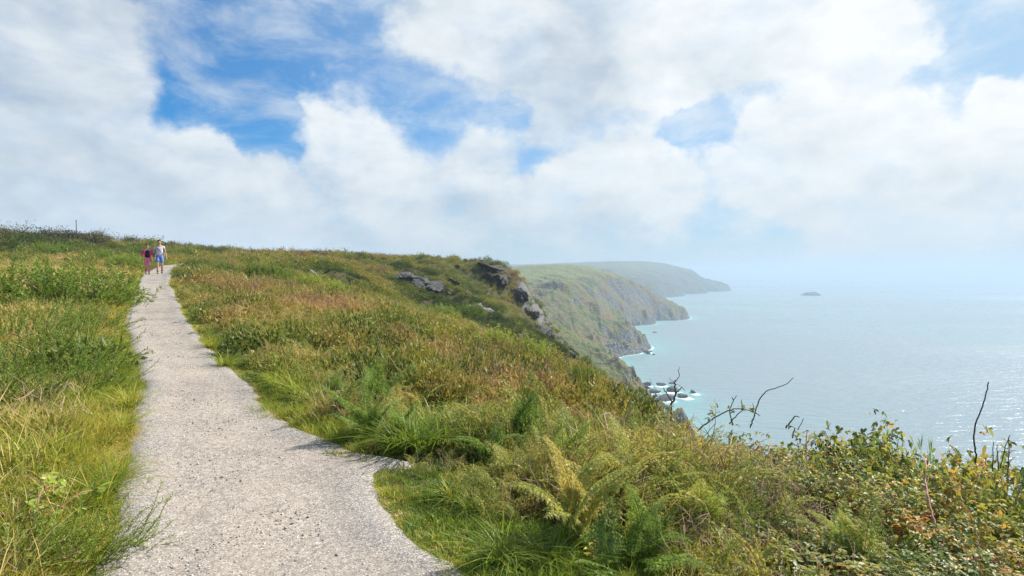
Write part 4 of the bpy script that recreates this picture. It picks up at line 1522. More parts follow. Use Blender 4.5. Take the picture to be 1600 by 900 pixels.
def build_scrub():
    rng = np.random.default_rng(31)
    kinds = []
    for i in range(5):
        f, s = scrub_bush(520 + i, 1.1, 1.75)
        kinds.append([('foliage', f.mesh('scrub_foliage', M_SCRUB), True), ('stem', s.mesh('scrub_stem', M_TWIG), False)])
    for i in range(74):
        u = rng.uniform(0, 1)
        px = -60 + 430 * u
        top = np.interp(px, [-60, 0, 120, 230, 330, 400], [350, 352, 358, 372, 385, 391])
        d = rng.uniform(58, 76) + 14 * u
        x = (px - 800) / FPX * d
        g = float(G(x, d)[0])
        h = P(px, top, d)[2] - g
        if h < .5:
            h = .6
        s = min(h, 3.6) / 1.8 * rng.uniform(.72, 1.04)
        plant('scrub_bush', kinds[i % 5], (x, d, g - .1), rng.uniform(0, 6.28), (s * 1.3, s * 1.3, s * 1.08), 'dark windblown scrub bush on the left skyline ' + ('left of the thin pole' if px < 121 else 'between the pole and the walkers' if px < 225 else 'right of the walkers'), 'bush', 'scrub thicket on the left skyline', float(rng.uniform(.15, .75)))
    ORD = ('first', 'second', 'third', 'fourth', 'fifth', 'sixth', 'seventh', 'eighth', 'ninth', 'tenth', 'eleventh', 'twelfth')
    for i, (px, row, hpx) in enumerate(((345, 394, 7), (372, 396, 5), (408, 397, 7), (430, 398, 5), (470, 399, 8), (488, 399, 9), (505, 400, 8), (522, 401, 6), (560, 404, 4), (600, 405, 5), (626, 407, 4), (660, 410, 4))):
        g = ground_at(px, row + 3)
        s = hpx * g[1] / FPX / 1.7
        plant('scrub_bush', kinds[px % 5], g, px, (s * 1.8, s * 1.8, s * 1.2), 'small dark shrub on the hilltop skyline, %s from the walkers' % ORD[i], 'bush', 'shrubs along the hilltop skyline', .3)


def fern_parts(seed, n, L, arch, sub, spread=.05):
    """fronds as separate parts; three shared frond meshes"""
    rng = np.random.default_rng(seed)
    mesh = FROND[sub]
    out = []
    for i in range(n):
        out.append((mesh[int(rng.integers(0, len(mesh)))], (rng.normal(0, spread), rng.normal(0, spread), 0), (rng.normal(0, .12), rng.normal(0, .2) + arch, i * 6.283 / n + rng.normal(0, .4)), L * rng.uniform(.7, 1.15)))
    return out


FROND = {}


def fern(loc, seed, n, L, arch, sub, label, group, tint):
    e = link('fern', None, loc=loc)
    tag(e, label, 'fern', group)
    rng = np.random.default_rng(seed + 5)
    for me, p, r, s in fern_parts(seed, n, L, arch, sub):
        o = link('frond', me, e, p, r, s)
        o['tint'] = float(np.clip(tint + rng.normal(0, .05), 0, 1))


def build_ferns():
    for key, (pairs, sub) in {'fine': (22, 15), 'mid': (16, 8)}.items():
        FROND[key] = []
        for i, a in enumerate((.55, .9, 1.25)):
            FROND[key].append(frond(1.0, pairs, sub, a, .30, np.random.default_rng(610 + i), .3, .45).mesh('frond', M_FERN))
    F = [(548, 655, 6, .50, .05, .20, 'green fern leaning over the right path edge at the fork'), (590, 640, 7, .55, .0, .16, 'tall bright green fern behind the fork of the path'),
         (575, 690, 6, .42, .1, .14, 'low green fern at the edge of the fork casting shade on gravel'), (620, 688, 6, .45, .1, .22, 'green fern between the fork fern and the grass tussocks'),
         (650, 625, 6, .42, .0, .26, 'pale green fern standing above the grass tussocks'), (520, 640, 5, .38, .1, .2, 'small green fern on the right verge before the fork'),
         (822, 712, 6, .55, -.1, .0, 'dark green upright fern standing tall in the middle of the bank'), (775, 735, 6, .36, .25, .16, 'pale arching fern left of the dark upright one'),
         (805, 765, 5, .32, .3, .30, 'drooping olive fern over the turf edge'), (905, 860, 7, .50, .05, .42, 'large olive fern with browning tips in the lower middle'),
         (930, 800, 5, .36, .0, .80, 'orange brown fern behind the large olive fern'), (985, 800, 6, .50, .3, .40, 'pale yellowing fern right of the large olive fern'),
         (1010, 890, 7, .42, .2, .08, 'fresh green fern at the bottom edge in the middle'), (955, 900, 6, .36, .3, .10, 'small fresh green fern at the bottom edge beside yellow leaves'),
         (1090, 840, 6, .40, .2, .24, 'green fern in front of the brambles'), (1230, 800, 5, .32, .1, .32, 'small green fern deep in the brambles'),
         (1540, 850, 6, .50, .2, .32, 'pale fern at the right edge among the brambles'), (1580, 905, 7, .45, .2, .05, 'dark bluish green fern in the bottom right corner'),
         (1340, 900, 6, .34, .2, .34, 'green fern at the bottom edge below the brambles'), (700, 600, 5, .40, .1, .75, 'rust brown fern in the red bracken patch'),
         (735, 585, 5, .4, .1, .82, 'dark rust fern right of the red bracken patch'), (860, 655, 5, .42, .1, .35, 'yellowing fern above the dark upright fern'), (445, 585, 5, .34, .1, .2, 'small green fern halfway up the right verge'),
         (1040, 760, 5, .45, .2, .5, 'straw coloured fern left of the brambles'), (880, 760, 6, .45, .2, .28, 'soft green fern above the large olive one')]
    for i, (px, py, n, L, arch, t, lab) in enumerate(F):
        fern(ground_at(px, py), 640 + i, n, L * 1.2, arch, 'fine', lab, 'single ferns near the camera', t)
    rng = np.random.default_rng(19)
    k = 0
    while k < 150:
        px, py = rng.uniform(420, 1060), rng.uniform(470, 830)
        g = ground_at(px, py)
        pd, sd = path_dist(g[0], g[1])
        if pd < .7 or sd < 0 or g[1] > 26 or (g[1] < 6.2 and px < 790):
            continue
        k += 1
        t = float(np.clip(.45 + .28 * fbm(g[0] / 2.2, g[1] / 2.2, 2, 70)[()] + rng.normal(0, .18), .03, .95))
        fern(g, 700 + k, int(rng.integers(4, 7)), rng.uniform(.26, .46) * (.65 if g[1] < 6 else 1), rng.uniform(0, .35), 'mid', '%s fern %s' % (('green', 'yellowing', 'rust brown')[(t > .36) + (t > .6)], ('close to the camera below the dark upright fern', 'in the bracken right of the tussocks', 'in the bracken up the slope')[(g[1] > 5) + (g[1] > 10)]), 'ferns over the slope', t)


def build_tussocks():
    R_ = lambda k: np.random.default_rng(k)
    long_ = [blades(blades(MB(), 110, .09, .46, .010, 1.35, R_(811 + i), 5, .35), 50, .10, .30, .010, .7, R_(821 + i), 4).mesh('tussock', M_GRASS) for i in range(4)]
    T = [(438, 608, .85, .42, 'yellow green grass tussock first in the row on the right verge'), (470, 622, .9, .40, 'grass tussock second in the row on the right verge'), (500, 640, .8, .33, 'grass tussock third in the row on the right verge'),
         (455, 598, .8, .46, 'bright grass tussock behind the first two on the right verge'), (625, 705, .85, .20, 'dark arching grass tussock right of the green ferns'), (655, 706, 1.0, .18, 'large arching grass tussock in the middle of the dark row'),
         (690, 703, .95, .26, 'arching grass tussock next to the gravel spur tip'), (722, 698, .9, .36, 'pale edged grass tussock right in the dark row'), (755, 690, .85, .42, 'yellowish grass tussock closing the row before the dark fern'),
         (675, 680, .9, .34, 'upright grass tussock behind the dark row'), (735, 672, .85, .42, 'upright yellowish grass tussock behind the dark row'), (710, 785, .45, .40, 'small pale grass tuft on the turf'), (740, 800, .42, .3, 'small grass tuft in the shade of the turf edge'),
         (165, 775, .62, .26, 'dark grass tuft jutting into the path at the lower left'), (180, 752, .55, .40, 'yellow green tuft above the jutting one at the lower left'), (150, 800, .5, .34, 'grass tuft below the jutting one at the lower left'),
         (200, 640, .7, .52, 'yellow brown tuft jutting into the path on the left'), (190, 680, .7, .48, 'yellow green tuft on the left path edge below the jutting one'), (60, 690, .8, .38, 'arching green tuft in the left grass'),
         (350, 575, .7, .35, 'green tuft on the right path edge farther up'), (330, 545, .7, .5, 'yellow tuft on the right path edge farther up'), (860, 885, .5, .25, 'long green grass tuft at the bottom edge'),
         (790, 880, .55, .3, 'green grass tuft at the bottom right of the turf'), (1060, 890, .5, .28, 'bluish grass tuft at the bottom edge'), (40, 880, .6, .22, 'dark green tuft in the bottom left corner')]
    for i, (px, py, s, t, lab) in enumerate(T):
        o = link('grass_tussock', long_[i % 4], loc=ground_at(px, py), rot=(0, 0, i * 1.9), scale=s * 1.1)
        tag(o, lab, 'grass tuft', 'grass tussocks along the path', tint=t)


def cane(name, pts, r0, r1, seed, label, cat='stem', mat=None, thorns=0, leaves=0, leaf_mat=None, group=None, side=0):
    """a single stem along a line, with thorns, side twigs and leaves as parts"""
    rng = np.random.default_rng(seed)
    p = np.asarray(pts, float)
    t0 = np.linspace(0, 1, len(p))
    t1 = np.linspace(0, 1, 5 * len(p))
    q = np.stack([np.interp(t1, t0, p[:, k]) for k in range(3)], -1)
    for _ in range(3):
        q[1:-1] = (q[:-2] + 2 * q[1:-1] + q[2:]) / 4
    base = q[0].copy()
    q = q - base
    q[1:] += rng.normal(0, r0 * .35, (len(q) - 1, 3))
    e = link(name, None, loc=base)
    tag(e, label, cat, group)
    mb = MB()
    tube(mb, q, np.linspace(r0, r1, len(q)), 6, .55)
    st = tag(link('stem', mb.mesh('stem', mat or M_BARK, True), e), tint=.6)
    if thorns:
        tb = MB()
        j = rng.integers(0, len(q), thorns)
        leaf_cloud(tb, q[j], rng.normal(0, 1, (thorns, 3)), r0 * 2.6, r0 * 1.1, rng, .8)
        tag(link('thorns', tb.mesh('thorns', mat or M_BARK), st), tint=.9, kind='stuff')
    for k in range(side):
        i = int(rng.integers(len(q) // 4, len(q) - 2))
        d = rng.normal(0, 1, 3) + [0, 0, .9]
        d /= np.linalg.norm(d)
        ln = rng.uniform(.05, .16) * (r0 / .008) ** .5
        tb = MB()
        a = q[i] + d * ln * .5 + rng.normal(0, ln * .12, 3)
        tube(tb, [q[i], a, a + (d + rng.normal(0, .5, 3)) * ln * .5], [r0 * .4, r0 * .3, r1 * .6], 4, .5)
        tag(link('twig', tb.mesh('twig', mat or M_BARK, True), e), tint=.5)
    for k in range(leaves):
        lb = MB()
        i = int(rng.integers(len(q) // 3, len(q)))
        bramble_leaf(lb, q[i], rng.normal(0, 1, 3) * [1, 1, .4] + [0, 0, .2], rng, rng.uniform(.03, .05), float(rng.uniform(.2, .8)))
        tag(link('leaf', lb.mesh('leaf', leaf_mat or M_BRAMBLE), e), tint=.45)
    return e


def px_line(pts, d, dd=0.0):
    n = len(pts)
    return [P(a, b, d + dd * i / max(1, n - 1)) for i, (a, b) in enumerate(pts)]


def branching(name, limbs, label, cat, group=None, mat=None, leaves=(), seed=0):
    """a dead shrub: every limb is a part; limbs are (points, r0, r1)"""
    rng = np.random.default_rng(seed)
    base = np.asarray(limbs[0][0][0], float)
    e = link(name, None, loc=base)
    tag(e, label, cat, group)
    for pts, r0, r1 in limbs:
        q = np.asarray(pts, float) - base
        t0, t1 = np.linspace(0, 1, len(q)), np.linspace(0, 1, 4 * len(q))
        q = np.stack([np.interp(t1, t0, q[:, k]) for k in range(3)], -1)
        q[1:-1] = (q[:-2] + 2 * q[1:-1] + q[2:]) / 4
        q += rng.normal(0, r0 * .4, q.shape)
        mb = MB()
        tube(mb, q, np.linspace(r0, r1, len(q)), 6, .5)
        link('branch', mb.mesh('branch', mat or M_BARK, True), e)
    for pts, n in leaves:
        q = np.asarray(pts, float) - base
        for k in range(n):
            u = rng.uniform(0, len(q) - 1.001)
            c = q[int(u)] + (q[int(u) + 1] - q[int(u)]) * (u - int(u)) + rng.normal(0, .02, 3)
            lb = MB()
            bramble_leaf(lb, c, rng.normal(0, 1, 3) + [0, 0, .4], rng, rng.uniform(.025, .042), float(rng.uniform(.3, .7)))
            tag(link('leaf', lb.mesh('leaf', M_BRAMBLE), e), tint=.45)
    return e


def build_dead_wood():
    d = 12.0
    L = lambda pts, r0, r1, dd=0.0: (px_line(pts, d, dd), r0, r1)
    branching('dead_tree', [L([(1049, 672), (1048, 650), (1050, 628), (1056, 615), (1054, 600), (1055, 594)], .028, .012), L([(1050, 628), (1040, 612), (1036, 606)], .018, .007, .2),
                            L([(1056, 615), (1065, 604), (1070, 610)], .013, .005, -.2), L([(1054, 597), (1062, 588), (1060, 578), (1062, 574)], .010, .004), L([(1054, 597), (1047, 593), (1046, 590)], .007, .003),
                            L([(1056, 600), (1064, 603)], .006, .003)],
              'bare dead tree standing out against the surf and sea', 'dead tree', seed=1)
    d = 9.5
    for k, (pts, lab) in enumerate(((((985, 690), (990, 668), (996, 655), (992, 640)), 'bare dead shrub left of the dead tree'), (((960, 668), (972, 662), (978, 670), (985, 672)), 'dead crooked branch lying on the slope left of the dead tree'),
                                    (((890, 640), (905, 622), (925, 608), (918, 598)), 'bare twiggy shrub below the dark rounded gorse'), (((940, 650), (945, 635), (955, 622), (962, 612)), 'bare twiggy shrub on the brow above the cove'),
                                    (((862, 608), (875, 622), (884, 640)), 'bare crooked branch leaning below the gorse'), (((1010, 672), (1018, 655), (1014, 640), (1020, 628)), 'thin dead shrub just left of the dead tree'))):
        q = [P(a, b, d) for a, b in pts]
        rng = np.random.default_rng(900 + k)
        limbs = [(q, .028, .008)]
        for j in range(9):
            i = int(rng.integers(1, len(q)))
            e = q[i] + rng.normal(0, .16, 3) + [0, 0, .14]
            limbs.append(([q[i], (q[i] + e) / 2 + rng.normal(0, .03, 3), e], .012, .004))
        branching('dead_shrub', limbs, lab, 'dead shrub', 'dead shrubs on the brow', M_TWIG, seed=k)
    d = 5.4
    arch = px_line([(1086, 676), (1105, 660), (1128, 645), (1150, 638), (1165, 640), (1178, 644)], d)
    branching('thorn_branch', [(arch, .008, .004), (px_line([(1140, 662), (1150, 650), (1160, 641)], d), .006, .004), (px_line([(1146, 664), (1141, 652), (1140, 640), (1146, 626), (1151, 618)], d), .006, .003),
                               (px_line([(1146, 626), (1143, 620)], d), .005, .003), (px_line([(1160, 641), (1158, 625)], d), .006, .003)],
              'arching dark thorn branch with small leaves against the sea', 'branch', None, None, [(arch[2:], 12), (px_line([(1105, 655), (1120, 632)], d), 12)], 4)
    branching('thorn_branch', [(px_line([(1172, 668), (1177, 655), (1180, 645)], d), .008, .006), (px_line([(1180, 645), (1186, 625), (1197, 611), (1212, 606), (1230, 600), (1239, 590)], d), .006, .0028),
                               (px_line([(1180, 645), (1188, 650)], d), .005, .003), (px_line([(1178, 640), (1176, 630)], d), .004, .002)],
              'long thin twig bending right against the sea', 'branch', None, None, [], 5)
    d = 4.9
    branching('thorn_branch', [(px_line([(1228, 668), (1235, 660), (1243, 650), (1248, 652)], d), .007, .004), (px_line([(1246, 672), (1256, 654)], d), .004, .0025), (px_line([(1238, 684), (1242, 668)], d), .006, .004)],
              'short bare twigs poking out of the brambles left of centre', 'branch', None, None, [], 6)
    d = 4.4
    branching('upright_stem', [(px_line([(1525, 730), (1525, 712), (1522, 690), (1523, 670), (1531, 647), (1540, 620), (1545, 597)], d), .0072, .0042)], 'tall dark bare stem curving up against the sea', 'stem', None, None, [], 7)
    for k, (pts, lab) in enumerate((([(1551, 735), (1552, 690)], 'short straight stem right of the tall curved one'), ([(1560, 735), (1558, 695)], 'thin straight stem between the short stems at the right edge'),
                                    ([(1563, 732), (1570, 702), (1577, 680)], 'leaning leafy stem at the right edge'), ([(1575, 742), (1577, 705), (1576, 682)], 'upright twig with small leaves nearest the right edge'))):
        branching('upright_stem', [(px_line(pts, d), .0045, .0025)], lab, 'stem', 'stems at the right edge', None, [(px_line(pts, d), 3)] if k > 1 else [], 20 + k)
    # thorny canes
    cane('bramble_cane', px_line([(1492, 905), (1478, 865), (1462, 825), (1450, 780), (1445, 745), (1447, 716)], 3.0, .6), .0085, .0045, 31, 'long pinkish thorny cane climbing the brambles on the right', 'cane', M_CANE, 60, 3, group='thorny canes')
    cane('bramble_cane', px_line([(1128, 884), (1150, 880), (1185, 888), (1235, 905)], 2.7, -.1), .0085, .0055, 32, 'thick thorny cane lying at the bottom edge', 'cane', M_CANE, 50, 0, group='thorny canes')
    cane('bramble_cane', px_line([(1040, 745), (1062, 728), (1088, 722), (1122, 720)], 4.2, .3), .006, .003, 33, 'pale thorny cane arching left out of the brambles', 'cane', M_CANE, 50, 0, group='thorny canes')
    cane('bramble_cane', px_line([(1258, 800), (1259, 760), (1261, 720), (1260, 676)], 4.0, .3), .006, .0035, 34, 'upright pale thorny cane in the middle of the brambles', 'cane', M_CANE, 50, 2, group='thorny canes')
    cane('bramble_cane', px_line([(1135, 718), (1145, 738), (1155, 760)], 4.0, 0), .0035, .002, 35, 'thin reddish cane slanting across the left brambles', 'cane', M_CANE, 12, 0, group='thorny canes')
    cane('bramble_cane', px_line([(1130, 768), (1170, 795)], 3.6, 0), .003, .002, 36, 'thin dead stem slanting below the left brambles', 'cane', M_TWIG, 0, 0, group='thorny canes')
    cane('bramble_cane', px_line([(-20, 778), (20, 770), (55, 768)], 3.4, .0), .008, .005, 37, 'dark bramble cane reaching in from the left edge', 'cane', None, 12, 8, M_YLEAF, 'thorny canes')
    cane('bramble_cane', px_line([(78, 855), (76, 820), (80, 785), (90, 765)], 3.3, .0), .007, .004, 38, 'upright bramble cane with yellow green leaves at the lower left', 'cane', None, 12, 12, M_YLEAF, 'thorny canes')
    # the broad-leaved seedling at the bottom edge and the green one above it
    for px, py, t, ln, n, lab in ((928, 888, .85, .06, 9, 'small plant with broad yellow green leaves at the bottom edge'), (1030, 838, .25, .045, 9, 'small plant with fresh green leaves beside dry grass'), (1430, 800, .3, .05, 8, 'leafy green shoot in the middle of the right brambles')):
        g = ground_at(px, py)
        if px > 1400:
            g = P(px, py, 3.4)
        rng = np.random.default_rng(px)
        e = link('broad_leaved_plant', None, loc=g)
        tag(e, lab, 'plant')
        sb = MB()
        tube(sb, [(0, 0, -.02), (.01, 0, .06), (.0, .01, .13)], [.003, .0025, .0015], 5, .3)
        tag(link('stem', sb.mesh('stem', M_YLEAF), e), tint=t)
        for k in range(n):
            lb = MB()
            a = k * 2.4
            leaflet(lb, np.array([0, 0, .04 + .1 * k / n]), np.array([math.cos(a), math.sin(a), .35 + rng.normal(0, .15)]), np.array([0, 0, 1.0]), ln * rng.uniform(.7, 1.2), ln * .6, .5)
            tag(link('leaf', lb.mesh('leaf', M_YLEAF), e), tint=float(np.clip(t + rng.normal(0, .1), 0, 1)))


def build_brambles():
    rng = np.random.default_rng(23)
    kinds = []
    berries = [berry_cluster(880 + i).mesh('berries', M_BERRY) for i in range(2)]
    for i in range(5):
        f, canes = bramble_bush(850 + i)
        kinds.append(([('foliage', f.mesh('bramble_foliage', M_BRAMBLE), True)] + [('cane', c.mesh('bramble_cane', M_CANE), False) for c in canes]))
    sil = lambda px: np.interp(px, [1020, 1080, 1150, 1200, 1260, 1320, 1400, 1450, 1500, 1550, 1600, 1700], [700, 672, 665, 670, 662, 650, 668, 676, 682, 702, 728, 780])
    rows = ((5.4, 22), (4.9, 24), (4.4, 46), (3.9, 66), (3.4, 104), (2.95, 152), (2.55, 212))
    k = 0
    for d, ex in rows:
        step = 50 * 4.4 / d
        px = 1030 + rng.uniform(0, 40) + max(0, (3.6 - d)) * 45
        while px < 1680:
            x = (px - 800) / FPX * d
            g = float(G(x, d)[0])
            top = P(px, sil(px) + ex + rng.normal(0, 9), d)[2]
            h = top - g
            if h > .14:
                h = min(h, 1.9) * 1.04
                s = float(np.clip(.5 + .25 * h, .55, .9))
                parts = list(kinds[k % 5])
                side = 'left of the long thorny cane' if px < 1450 else 'right of the long thorny cane'
                lab = ('berried bramble bush along the top of the thicket' if px < 1380 else 'bramble bush along the top of the thicket towards the right edge') if d > 4.2 else ('bramble bush in the middle of the thicket ' + side if d > 3.2 else 'low bramble bush at the foot of the thicket ' + side)
                e = plant('bramble_bush', parts, (x, d, g - .03), rng.uniform(0, 6.28), (s, s, h / .78), lab, 'bush', 'bramble thicket on the seaward bank', float(np.clip(rng.normal(.50, .12), .2, .8)))
                if d > 4.2 and px < 1380:
                    for _ in range(3):
                        o = link('berries', berries[k % 2], e, (rng.normal(0, .22), rng.normal(0, .22), rng.uniform(.42, .68)), None, 1.1)
                        o['kind'] = 'stuff'
                k += 1
            px += step * rng.uniform(.8, 1.2)
    f, canes = bramble_bush(871, .45, .4, 70, .06)
    parts = [('foliage', f.mesh('bramble_foliage', M_YLEAF), True)] + [('cane', c.mesh('bramble_cane', M_CANE), False) for c in canes]
    plant('bramble_bush', parts, ground_at(35, 850), 1.2, .8, 'yellow green bramble in the lower left corner', 'bush', None, .38)


def build_shrubs():
    """leafy low bushes that stand as separate clumps in the bracken"""
    rng = np.random.default_rng(41)
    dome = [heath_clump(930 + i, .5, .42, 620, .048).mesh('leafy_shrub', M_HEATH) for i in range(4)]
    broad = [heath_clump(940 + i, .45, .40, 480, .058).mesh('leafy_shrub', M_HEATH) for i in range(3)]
    text = {0: 'dark green leafy shrub', 1: 'olive leafy shrub', 2: 'yellow green leafy shrub', 3: 'brown withered shrub'}
    n = 0
    while n < 260:
        px, py = rng.uniform(290, 1000), rng.uniform(415, 740)
        g = ground_at(px, py)
        pd, sd = path_dist(g[0], g[1])
        if pd < .6 or sd < 0 or g[1] > 60 or g[1] < 6.6 or (g[1] < 9 and pd < 1.5):
            continue
        n += 1
        k = int(rng.choice(4, p=(.22, .34, .30, .14)))
        t = (.16, .40, .64, .88)[k] + rng.normal(0, .04)
        s = rng.uniform(.6, 1.35) * (1 + .8 * float(sstep(12, 50, g[1])))
        src = dome if rng.uniform() < .6 else broad
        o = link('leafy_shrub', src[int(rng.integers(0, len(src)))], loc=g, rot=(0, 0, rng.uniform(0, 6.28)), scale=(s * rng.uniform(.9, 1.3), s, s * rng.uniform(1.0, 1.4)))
        where = ' in the near bracken' if g[1] < 12 else ' on the middle of the slope' if g[1] < 26 else ' high on the slope near the skyline'
        tag(o, text[k] + where, 'shrub', text[k].replace('shrub', 'shrubs') + where, tint=float(t))


build_gorse()
build_shrubs()
build_scrub()
build_ferns()
build_tussocks()
build_brambles()
build_dead_wood()

# ---------------------------------------------------------------- things: the walkers and the mast
def skin_mesh(name, verts, edges, radii, mat, root=0, sub=2):
    """a continuous surface grown round a skeleton"""
    me = bpy.data.meshes.new(name + '_skeleton')
    me.from_pydata([tuple(v) for v in verts], edges, [])
    o = bpy.data.objects.new(name + '_skeleton', me)
    COL.objects.link(o)
    sk = o.modifiers.new('skin', 'SKIN')
    sk.use_smooth_shade = True
    sk.branch_smoothing = .4
    if not me.skin_vertices:
        me.skin_vertices.new(name='skin')
    for i, r in enumerate(radii):
        me.skin_vertices[0].data[i].radius = (r, r) if np.isscalar(r) else r
        me.skin_vertices[0].data[i].use_root = (i == root)
    ss = o.modifiers.new('subdivide', 'SUBSURF')
    ss.levels = ss.render_levels = sub
    dg = bpy.context.evaluated_depsgraph_get()
    out = bpy.data.meshes.new_from_object(o.evaluated_get(dg))
    out.name = name
    out.materials.clear()
    out.materials.append(mat)
    bpy.data.objects.remove(o)
    bpy.data.meshes.remove(me)
    return out


class Fig:
    def __init__(self):
        self.v, self.e, self.r = [], [], []

    def chain(self, pts, rad, start=None):
        prev = start
        first = None
        for p, r in zip(pts, rad):
            self.v.append(p)
            self.r.append(r)
            i = len(self.v) - 1
            if first is None:
                first = i
            if prev is not None:
                self.e.append((prev, i))
            prev = i
        return prev


def hand(fig, wrist_i, wrist, d, s):
    """palm, four fingers and a thumb at the end of an arm"""
    d = np.asarray(d, float)
    d /= np.linalg.norm(d)
    side = np.array([0, 1.0, 0])
    palm = np.asarray(wrist) + d * .07
    pi = fig.chain([palm], [(.034, .018)], wrist_i)
    for k in range(4):
        b = palm + side * (k - 1.5) * .020 + d * .02
        ln = (.075, .085, .080, .062)[k]
        fig.chain([b + d * ln * .4, b + d * ln * .75 + np.array([-s * .01, 0, 0]), b + d * ln + np.array([-s * .024, 0, 0])], [.009, .0085, .007], pi)
    t = palm - d * .02 - side * .03
    fig.chain([t + np.array([-s * .012, -.018, 0]) + d * .02, t + np.array([-s * .016, -.024, 0]) + d * .05], [.010, .008], pi)


def person(loc, rz, h, man):
    k = h / 1.76
    A = np.array
    skin = plain_mat('skin', (.52, .30, .22), .55, .35, .06, 30)
    e = link('person', None, loc=loc, rot=(0, 0, rz), scale=k)
    f = Fig()
    sw = .185 if man else .165
    top = f.chain([A([0, 0, .96]), A([0, -.01, 1.10]), A([0, -.012, 1.28]), A([0, 0, 1.42]), A([0, -.005, 1.50]), A([0, -.018, 1.57]), A([0, -.025, 1.65]), A([0, -.015, 1.72])],
                  [(.145, .105), (.13, .095), (.15, .105), (.125, .085), (.052, .055), (.064, .072), (.076, .09), (.058, .07)])
    if man:
        legs = [((-.09, 0, .92), (-.10, -.10, .52), (-.10, -.04, .10), (-.10, -.16, .035)), ((.09, 0, .92), (.10, -.03, .50), (.10, .20, .15), (.10, .12, .05))]
        arms = [((-sw, 0, 1.42), (-sw - .06, .04, 1.14), (-sw - .10, -.03, .90)), ((sw, 0, 1.42), (sw + .075, .06, 1.14), (sw + .115, .02, .89))]
    else:
        legs = [((-.085, 0, .92), (-.09, -.03, .50), (-.085, .18, .15), (-.085, .10, .05)), ((.085, 0, .92), (.075, -.10, .52), (.06, -.05, .10), (.06, -.17, .035))]
        arms = [((-sw, 0, 1.40), (-sw - .13, .06, 1.16), (-sw - .02, -.07, 1.02)), ((sw, 0, 1.40), (sw + .08, .04, 1.14), (sw + .15, -.02, .90))]
    tr = (.088, .058, .040, .036) if man else (.085, .055, .038, .034)
    for L in legs:
        i = f.chain([A(L[0])], [tr[0]], 0)
        i = f.chain([(A(L[0]) * .5 + A(L[1]) * .5), A(L[1]), (A(L[1]) * .55 + A(L[2]) * .45), A(L[2])], [tr[0] * .86, tr[1], tr[1] * .95, tr[2]], i)
        f.chain([A(L[3]) + [0, .07, 0], A(L[3]) - [0, .02, 0]], [.036, .030], i)
    for s, L in zip((-1, 1), arms):
        i = f.chain([A(L[0]) * [.9, 1, 1], A(L[0]) * .5 + A(L[1]) * .5, A(L[1]), A(L[1]) * .5 + A(L[2]) * .5, A(L[2])], [.050, .046, .038, .034, .025], 3)
        hand(f, i, L[2], A(L[2]) - A(L[1]), s)
    link('body', skin_mesh('body', f.v, f.e, f.r, skin), e)

    def cloth(name, chains, mat, root=0):
        g = Fig()
        idx = {}
        for key, pts, rad, st in chains:
            idx[key] = g.chain([A(p) for p in pts], rad, idx.get(st) if isinstance(st, str) else st)
        return link(name, skin_mesh(name, g.v, g.e, g.r, mat, root), e)
    if man:
        shirt = plain_mat('pale_lilac_cotton', (.62, .58, .68), .9, .1, .08, 14)
        short = plain_mat('blue_shorts_cloth', (.15, .22, .52), .9, .1, .15, 14)
        cloth('shirt', [('t', [(0, 0, .85), (0, -.005, 1.06), (0, -.012, 1.28), (0, 0, 1.42), (0, 0, 1.475)], [(.165, .122), (.155, .115), (.172, .125), (.145, .10), (.07, .068)], None),
                        ('l', [(-sw * .95, 0, 1.42), (arms[0][0][0] * .55 + arms[0][1][0] * .45, .02, 1.29)], [.068, .062], 3), ('r', [(sw * .95, 0, 1.42), (arms[1][0][0] * .55 + arms[1][1][0] * .45, .03, 1.29)], [.068, .062], 3)], shirt)
        cloth('shorts', [('p', [(0, 0, 1.08), (0, 0, .93)], [(.150, .112), (.16, .125)], None)] + [(q, [A(L[0]) + [0, 0, -.03], A(L[0]) * .5 + A(L[1]) * .5, A(L[0]) * .12 + A(L[1]) * .88], [.112, .108, .104], 1) for q, L in zip('lr', legs)], short)
    else:
        pink = plain_mat('pink_cardigan_wool', (.70, .07, .24), .9, .1, .12, 18)
        trou = plain_mat('rose_trousers_cloth', (.72, .20, .30), .85, .1, .12, 14)
        blk = plain_mat('black_top_cloth', (.012, .012, .016), .85, .2, .2, 14)
        cloth('top', [('t', [(0, -.004, .90), (0, -.012, 1.10), (0, -.016, 1.28), (0, -.008, 1.44)], [(.158, .128), (.145, .112), (.155, .118), (.12, .088)], None)], blk)
        cloth('trousers', [('p', [(0, 0, 1.10), (0, 0, .93)], [(.140, .108), (.152, .120)], None)] + [(q, [A(L[0]) + [0, 0, -.03], A(L[0]) * .5 + A(L[1]) * .5, A(L[1]), A(L[1]) * .5 + A(L[2]) * .5, A(L[2])], [.104, .092, .068, .06, .054], 1) for q, L in zip('lr', legs)], trou)
        for s, L in zip((-1, 1), arms):
            cloth('cardigan_front', [('t', [(s * .135, .015, .86), (s * .135, .008, 1.05), (s * .13, .0, 1.25), (s * .115, 0, 1.40)], [(.035, .12), (.034, .118), (.036, .12), (.05, .085)], None)], pink)
            cloth('cardigan_sleeve', [('s', [A(L[0]) * [.35, 1, 1.025], A(L[0]), A(L[0]) * .5 + A(L[1]) * .5, A(L[1]), A(L[1]) * .45 + A(L[2]) * .55], [.062, .068, .060, .054, .048], None)], pink)
        cloth('cardigan_back', [('t', [(0, .085, .86), (0, .085, 1.10), (0, .085, 1.30), (0, .055, 1.43)], [(.15, .03), (.14, .03), (.15, .03), (.13, .035)], None)], pink)
    shoe = plain_mat('shoe_leather' if man else 'shoe_canvas', (.035, .03, .03) if man else (.14, .045, .04), .7, .3, .2, 20)
    for L in legs:
        q = A(L[3])
        cloth('shoe', [('s', [q + [0, .085, .005], q + [0, .02, .012], q + [0, -.07, -.006]], [(.046, .042), (.048, .040), (.044, .030)], None)], shoe)
